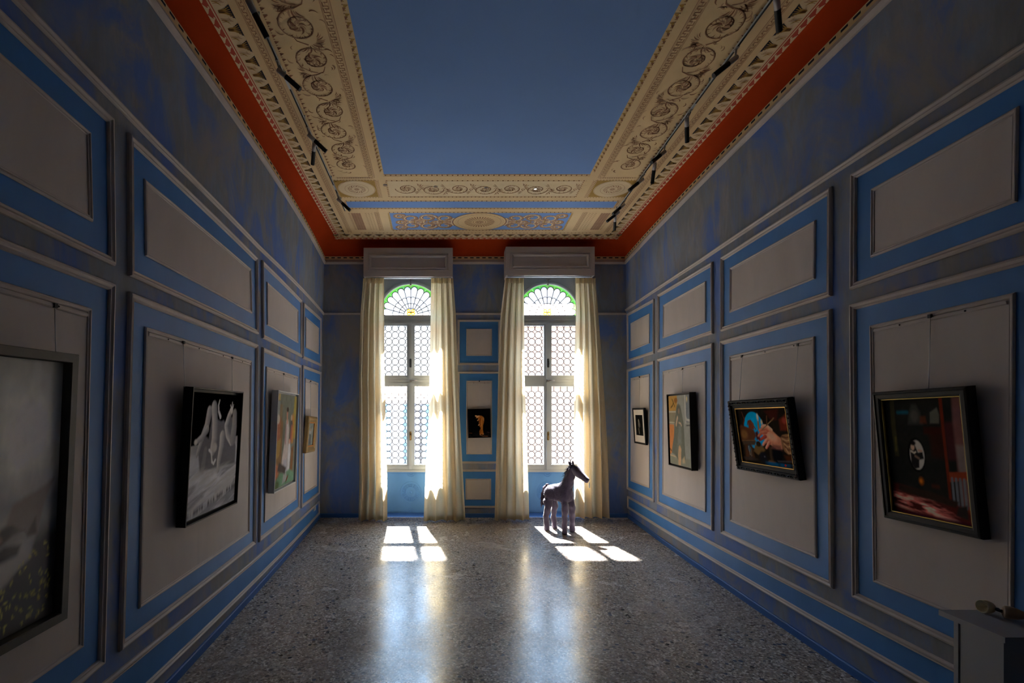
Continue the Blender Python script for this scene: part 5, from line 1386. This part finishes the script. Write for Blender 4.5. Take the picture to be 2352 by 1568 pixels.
def spot(track_pts, top, end, label, group):
    """cylindrical spotlight: grey neck, black barrel; seen from its pivot to its mouth"""
    P0, P1 = track_pts; L = .172; zt = ZTR-.05
    a = at(top[0], top[1], FOC*(zt-EYE)/(VY-top[1]))
    # mouth lies on the sight line of its pixel at distance L from the pivot, below it
    e = Vector(((end[0]-VX)/FOC, 1.0, (VY-end[1])/FOC)); o = Vector((0, 0, EYE))-a
    A, B, C_ = e.dot(e), 2*e.dot(o), o.dot(o)-L*L; disc = B*B-4*A*C_
    if disc < 0: t = -B/(2*A)
    else:
        ts = [(-B-math.sqrt(disc))/(2*A), (-B+math.sqrt(disc))/(2*A)]; t = min(ts, key=lambda q: (EYE+e.z*q))
        if EYE+e.z*t < zt-.165: t = max(ts, key=lambda q: (EYE+e.z*q))
    m = Vector((0, 0, EYE))+e*t; d = (m-a).normalized(); m = a+d*L
    d2 = Vector((P1.x-P0.x, P1.y-P0.y)).normalized(); q = Vector((a.x-P0.x, a.y-P0.y)).dot(d2); base = Vector((P0.x+d2.x*q, P0.y+d2.y*q, ZTR))
    r = tag(empty('spotlight', base), label, 'spotlight', group)
    R = .0155
    b = MB(); b.tube([a-d*.004, a, a+d*.064], [R*.8, R, R], 0, 18); b.build('grey_neck', M_GREYM, r)
    b = MB(); b.tube([a+d*.060, m], [R*1.01, R*1.01], 0, 18, False); b.tube([m, m-d*.03], [R*.93, R*.9], 0, 18); u = d.orthogonal().normalized(); w = d.cross(u)
    b.grid([[m+rr*R*(math.cos(2*PI*k/18)*u+math.sin(2*PI*k/18)*w) for k in range(18)] for rr in (.93, 1.01)], 0, False, True); b.build('black_barrel', M_BLACK, r)
    b = MB(); b.tube([base+Vector((0, 0, .004)), base+Vector((0, 0, -.012)), a+d*.012], [.008, .006, .005], 0, 8); b.box(tuple(base+Vector((-.009, -.022, -.004))), tuple(base+Vector((.009, .022, .003)))); b.build('pivot_stem', M_GREYM, r)
GL, GR = 'spotlights on the left track', 'spotlights on the right track'
for tp, ed, lab in (((569, 0), (613.6, 87), 'nearest spotlight on the left track, aimed along the track'), ((639, 160.5), (689.4, 205), 'second nearest spotlight on the left track, aimed into the room'),
                    ((708.4, 309), (749.5, 348), 'spotlight on the left track aimed into the room, one of a crossing pair'), ((722, 329), (718, 378), 'spotlight on the left track hanging almost straight down, one of a crossing pair'),
                    ((775.8, 457), (804, 483), 'farthest spotlight at the end of the left track')): spot(TL, tp, ed, lab, GL)
for tp, ed, lab in (((1783, -8), (1790, 72), 'nearest spotlight on the right track, cut by the top of the picture'), ((1692.5, 131), (1639, 174), 'second nearest spotlight on the right track, aimed into the room'),
                    ((1577.4, 270), (1578.3, 327), 'third nearest spotlight on the right track, hanging straight down'), ((1527.4, 348), (1496.4, 373), 'fourth nearest spotlight on the right track, aimed into the room'),
                    ((1504.4, 373), (1498, 421), 'fifth nearest spotlight on the right track, hanging down'), ((1477, 411), (1444.8, 437), 'sixth nearest spotlight on the right track, beside the corner medallion'),
                    ((1433.7, 469.5), (1408, 491), 'spotlight third from the far end of the right track, aimed into the room'), ((1421.8, 486.7), (1394, 508.5), 'spotlight second from the far end of right track, aimed into the room'),
                    ((1413, 497), (1411.5, 528), 'farthest spotlight on the right track, hanging down')): spot(TR_, tp, ed, lab, GR)
# small recessed downlights in the far frieze
for i, (px, py, lab) in enumerate(((884.7, 424.5, 'leftmost of the four small downlights in the far ceiling frieze'), (1001, 428, 'second from left of the four small ceiling downlights'), (1117, 430.6, 'third from left of the four small ceiling downlights'), (1229.6, 432.7, 'rightmost small ceiling downlight, the one that is glowing'))):
    c = at(px, py, FOC*(ZC-EYE)/(VY-py)); r = tag(empty('downlight', c), lab, 'downlight', 'small recessed ceiling downlights')
    b = MB(); rows = []
    for rr, dz in ((.020, -.001), (.020, -.006), (.016, -.008), (.0135, -.004), (.0135, -.0012)): rows.append([c+Vector((rr*math.cos(2*PI*k/20), rr*math.sin(2*PI*k/20), dz)) for k in range(20)])
    b.grid(rows, 0, True, True); b.build('trim_ring', M_GREYM, r)
    b = MB(); b.poly([c+Vector((.0135*math.cos(2*PI*k/16), .0135*math.sin(2*PI*k/16), -.0062)) for k in range(16)], 0)
    if i == 3:
        w = N('lit_bulb'); w.b.inputs['Emission Color'].default_value = (1, .93, .8, 1); w.b.inputs['Emission Strength'].default_value = 1.5; b.build('bulb', w.m, r)
    else: b.build('lens', M_TAN, r)

# ------------------------------------------------------------------ wall socket
a = WL.inv(721, 1166); b = MB()
r = tag(empty('wall_socket', WL.pt(a[0], a[1])), 'small pale socket low on the left wall by the far corner', 'socket')
p = WL.pt(a[0], a[1], .004); b.box((p.x, p.y-.05, p.z-.035), (p.x+.010, p.y+.05, p.z+.035)); b.build('cover_plate', plain('pale_blue_plastic', (.30, .36, .40), .5, .4), r)
b = MB(); b.box((p.x+.010, p.y-.03, p.z-.02), (p.x+.013, p.y+.03, p.z+.02)); b.build('socket_insert', M_GREYM, r)

# ------------------------------------------------------------------ horse
HX, HY = Vector((.685, -.729, 0)), Vector((.729, .685, 0))
HC = Vector((1.293, 5.918, 0))
def hp(a, l, z): return HC+HX*a+HY*l+Vector((0, 0, z))
def horse_mat():
    w = N('purple_grey_felt'); v = w.coord(); f = w.noise(v, 22, 6, .7); g = w.noise(w.coord((1, 1, .35)), 60, 4, .6)
    w.color(w.mix(f, (.030, .023, .044), (.078, .060, .104))); w.bump(g, .5, .004)
    w.b.inputs['Sheen Weight'].default_value = .5; w.b.inputs['Sheen Roughness'].default_value = .4
    return w.set(.72, .3)
M_HORSE = horse_mat(); M_HORSED = plain('dark_violet_felt', (.035, .024, .045), .75, .25, 0, .3, 30)
nodes = {  # joint: (along, across, height, radius across, radius up)
 'pelvis': (-.10, 0, .475, .105, .118), 'rump': (-.205, 0, .478, .092, .108), 'loin': (0, 0, .466, .098, .106), 'shoulder': (.10, 0, .476, .100, .116), 'chest': (.155, 0, .470, .076, .092),
 'neck1': (.135, 0, .580, .066, .080), 'neck2': (.150, 0, .660, .054, .066), 'neck3': (.168, 0, .735, .050, .060), 'poll': (.195, 0, .785, .046, .050),
 'cheek': (.238, 0, .750, .054, .066), 'face': (.300, 0, .708, .045, .051), 'nose': (.362, 0, .667, .036, .038), 'muzzle': (.402, 0, .642, .033, .033)}
for nm, a0, s in (('hn', -.125, -1), ('hf', -.125, 1), ('fn', .125, -1), ('ff', .125, 1)):
    h = nm[0] == 'h'
    nodes[nm+'1'] = (a0-(.005 if h else 0), .062*s, .385 if h else .375, .058 if h else .050, .066 if h else .056)
    nodes[nm+'2'] = (a0+(.012 if h else .004), .072*s, .275, .042, .046); nodes[nm+'3'] = (a0-(.016 if h else -.002), .078*s, .165, .035, .037)
    nodes[nm+'4'] = (a0-(.004 if h else -.002), .080*s, .065, .034, .035); nodes[nm+'5'] = (a0+.006, .080*s, -.012, .037, .039)
order = list(nodes); idx = {k: i for i, k in enumerate(order)}
E = [('pelvis', 'rump'), ('pelvis', 'loin'), ('loin', 'shoulder'), ('shoulder', 'chest'), ('shoulder', 'neck1'), ('neck1', 'neck2'), ('neck2', 'neck3'), ('neck3', 'poll'), ('poll', 'cheek'), ('cheek', 'face'), ('face', 'nose'), ('nose', 'muzzle')]
for nm in ('hn', 'hf'): E += [('pelvis', nm+'1')]
for nm in ('fn', 'ff'): E += [('shoulder', nm+'1')]
for nm in ('hn', 'hf', 'fn', 'ff'): E += [(nm+'%d' % k, nm+'%d' % (k+1)) for k in range(1, 5)]
me = bpy.data.meshes.new('horse_body')
me.from_pydata([hp(*nodes[k][:3]) for k in order], [(idx[a], idx[c]) for a, c in E], []); me.update()
tmp = bpy.data.objects.new('horse_tmp', me); COL.objects.link(tmp)
md = tmp.modifiers.new('skin', 'SKIN'); md.use_smooth_shade = True; md.branch_smoothing = .6
for i, k in enumerate(order):
    sv = me.skin_vertices[0].data[i]; sv.radius = (nodes[k][3], nodes[k][4]); sv.use_root = (k == 'pelvis')
sd = tmp.modifiers.new('smooth', 'SUBSURF'); sd.levels = 3; sd.render_levels = 3
bpy.context.view_layer.update()
dg = bpy.context.evaluated_depsgraph_get(); ev = tmp.evaluated_get(dg)
hm = bpy.data.meshes.new_from_object(ev); hm.name = 'horse_body'
bpy.data.objects.remove(tmp)
# felt surface is slightly lumpy; flat soles on the floor
for v in hm.vertices:
    n = v.normal; q = v.co
    k = .0035*(math.sin(q.x*90+q.z*40)+math.sin(q.y*110-q.z*55)+math.sin(q.z*70+q.x*30))*.5
    v.co = q+n*k
    if v.co.z < .004: v.co.z = .002
hm.materials.clear(); hm.materials.append(M_HORSE)
hroot = tag(empty('horse_sculpture', HC), 'purple grey felt horse standing in the sunlight before the right window', 'horse sculpture')
body = bpy.data.objects.new('body', hm); COL.objects.link(body); body.parent = hroot; body.matrix_parent_inverse = parent_inv(hroot)
for p in hm.polygons: p.use_smooth = True
# shaggy locks combed back and down
rng = random.Random(8); hm.update(); b = MB()
polys = [p for p in hm.polygons]; areas = np.array([p.area for p in polys]); cum = np.cumsum(areas)/areas.sum()
for _ in range(11000):
    p = polys[int(np.searchsorted(cum, rng.random()))]; c = p.center; n = p.normal
    rel = c-HC; al = rel.dot(HX)
    legk = min(1, max(0, (c.z-.26)/.16)); headk = min(1, max(0, 1-(al-.16)/.06))
    k = legk*headk if c.z < .62 else headk
    if rng.random() > .12+.88*k: continue
    comb = Vector((0, 0, -1))*(.8+.3*(1-k))-HX*(.9*k+.15)+Vector((rng.gauss(0, .22), rng.gauss(0, .22), rng.gauss(0, .15)))
    comb = comb-n*comb.dot(n)
    if comb.length < 1e-4: continue
    comb.normalize(); s = n.cross(comb)
    L = (.008+.018*k)*(.6+.8*rng.random()); w = .0021*(.6+.8*rng.random()); lift = L*(.06+.20*rng.random())
    o = c-n*.002+s*rng.gauss(0, .004)+comb*rng.gauss(0, .006); cu = s*rng.gauss(0, .2)*L
    q = [o-s*w, o+s*w, o+comb*L*.55+n*lift*.75+s*w*.8+cu*.4, o+comb*L*.55+n*lift*.75-s*w*.8+cu*.4, o+comb*L+n*lift*.55+cu]
    i = [b.vert(t) for t in q]; b.face((i[0], i[1], i[2], i[3]), 0); b.face((i[3], i[2], i[4]), 0)
b.build('shaggy_coat', M_HORSE, hroot)['kind'] = 'stuff'
# ears, mane, forelock, eyes, nostrils, tail
for s in (-1, 1):
    o = hp(.180, .024*s, .812); d = (HY*s*.45-HX*.45+Vector((0, 0, 1))).normalized(); b = MB(); u = HX-d*HX.dot(d); u.normalize(); w = d.cross(u); rows = []
    for k, rr in enumerate((.018, .0225, .021, .014, .003)):
        c = o+d*(k*.0145); rows.append([c+u*rr*.55*math.cos(2*PI*j/10)+w*rr*math.sin(2*PI*j/10)-(u*rr*.5 if math.cos(2*PI*j/10) > .5 else Vector((0, 0, 0)))*-.0 for j in range(10)])
    b.grid(rows, 0, True, True); b.face([len(b.v)-10+j for j in range(10)], 0); b.build('ear', M_HORSE, hroot)
    b = MB(); c = hp(.250, .050*s, .776); b.blob(tuple(c), (.008, .008, .008), 0, 10, 7); b.build('eye', M_BLACK, hroot)
    b = MB(); c = hp(.392, .026*s, .662); b.blob(tuple(c), (.005, .005, .006), 0, 8, 5); b.build('nostril', M_HORSED, hroot)
b = MB(); rng = random.Random(4)
crest = [(.192, .822), (.158, .812), (.128, .770), (.108, .720), (.090, .665), (.070, .612)]
def lock(b, c, d, L, w, sag, n=5):
    s = d.cross(Vector((0, 0, 1)));  s = s.normalized() if s.length > 1e-3 else HY.copy(); rows = []
    for k in range(n):
        t = k/(n-1); p = c+d*L*t+Vector((0, 0, -sag*t*t)); ww = w*(1-t*.8); rows.append([p-s*ww, p+d.cross(s)*ww*.6, p+s*ww, p-d.cross(s)*ww*.6])
    b.grid(rows, 0, True, True)
for (a0, z0), (a1, z1) in zip(crest, crest[1:]):
    for k in range(26):
        t = rng.random(); c = hp(a0+(a1-a0)*t+.012, rng.gauss(0, .010), z0+(z1-z0)*t-.010)
        d = (-HX*.75+Vector((0, 0, .45))+HY*rng.gauss(-.35, .5)+Vector((0, 0, rng.gauss(0, .15)))).normalized(); lock(b, c, d, .040+.030*rng.random(), .007, .040)
b.build('mane', M_HORSED, hroot)
b = MB()
for k in range(14):
    c = hp(.195+.01*rng.random(), rng.gauss(0, .012), .820); d = (HX*.8+HY*rng.gauss(0, .45)+Vector((0, 0, .25))).normalized(); lock(b, c, d, .05+.02*rng.random(), .006, .035)
b.build('forelock', M_HORSED, hroot)
b = MB(); sp = [hp(-.178, 0, .535), hp(-.212, 0, .500), hp(-.228, 0, .430), hp(-.230, 0, .350), hp(-.224, 0, .285)]
b.blob(tuple(sp[0]), (.024, .024, .022)); b.tube(sp, [.018, .028, .036, .036, .020], 0, 12)
for k in range(260):
    t = rng.random()*3.6; i = int(t); c = sp[i]+(sp[i+1]-sp[i])*(t-i); an = rng.random()*2*PI; dr = HX*math.cos(an)+HY*math.sin(an)
    lock(b, c+dr*.024, (dr*.25+Vector((0, 0, -1))+HY*rng.gauss(0, .1)).normalized(), .05+.03*rng.random(), .0055, 0.0)
b.build('tail', M_HORSED, hroot)

# ------------------------------------------------------------------ plinth and what lies on it
M_PLINTH = plain('grey_white_plinth_paint', (.36, .37, .385), .55, .4, 0, .05, 5)
zt = .72
r = tag(empty('plinth', (2.01, 1.766, 0)), 'grey white display plinth with overhanging top at lower right edge', 'plinth')
b = MB(); x0, x1, y0, y1 = 1.872, 2.155, 1.653, 1.879
b.box((x0, y0, zt-.020), (x1, y1, zt)); b.build('plinth_top', M_PLINTH, r)
b = MB(); b.box((1.880, 1.664, 0), (2.140, 1.806, zt-.020)); b.build('plinth_body', M_PLINTH, r)
b = MB(); b.box((1.878, 1.812, 0), (2.140, 1.828, zt-.020)); b.build('plinth_back_board', M_PLINTH, r)
M_IVORY = plain('aged_ivory', (.62, .56, .38), .35, .5, 0, .12, 20); M_TANW = plain('tan_wood_grip', (.36, .245, .15), .4, .5, 0, .15, 20)
hr = tag(empty('bell_handpiece', (2.02, 1.79, zt)), 'ivory bell-mouthed handpiece with dark link and brass ring lying on the plinth', 'handpiece')
def lathe(b, o, d, prof, m=0, seg=24):
    d = d.normalized(); u = d.orthogonal().normalized(); w = d.cross(u)
    b.grid([[o+d*t+rr*(math.cos(2*PI*k/seg)*u+math.sin(2*PI*k/seg)*w) for k in range(seg)] for t, rr in prof], m, True, True)
o1 = Vector((2.012, 1.835, zt+.0265)); d1 = Vector((.42, -.03, -.10))+Vector((0, .55, 0))*0
d1 = Vector((.98, .05, -.13)).normalized(); o1 = Vector((2.0015, 1.845, zt+.0275))
b = MB(); lathe(b, o1, d1, [(.020, .002), (.010, .016), (.001, .0205), (-.001, .0225), (.004, .0245), (.018, .0245), (.034, .0195), (.044, .010), (.046, .006)]); b.build('bell_mouth', M_IVORY, hr)
e1 = o1+d1*.044; o2 = Vector((2.028, 1.800, zt+.0275))
b = MB(); b.tube([e1, (e1+o2)/2+Vector((0, 0, -.003)), o2], [.006, .0045, .006], 0, 10); b.blob(tuple((e1+o2)/2), (.008, .008, .006), 0, 10, 6); b.build('dark_link', M_LEAD, hr)
d2 = Vector((.80, -.58, -.05)).normalized()
b = MB(); lathe(b, o2, d2, [(0, .006), (.001, .016), (.004, .0225), (.016, .0235), (.036, .020), (.056, .012), (.066, .008)]); b.build('tan_grip', M_TANW, hr)
o3 = o2+d2*.066
b = MB(); lathe(b, o3, d2, [(0, .008), (.002, .012), (.008, .012), (.010, .008), (.016, .008)]); rg = o3+d2*.040; rg.z = zt+.0255
w = Vector((0, 0, 1)); pts = [rg+(d2*math.cos(2*PI*k/24)+w*math.sin(2*PI*k/24)*.85)*.024 for k in range(25)]; b.tube([p+Vector((0, 0, .002)) for p in pts], .0045, 0, 8); b.build('brass_ring', M_BRASS, hr)
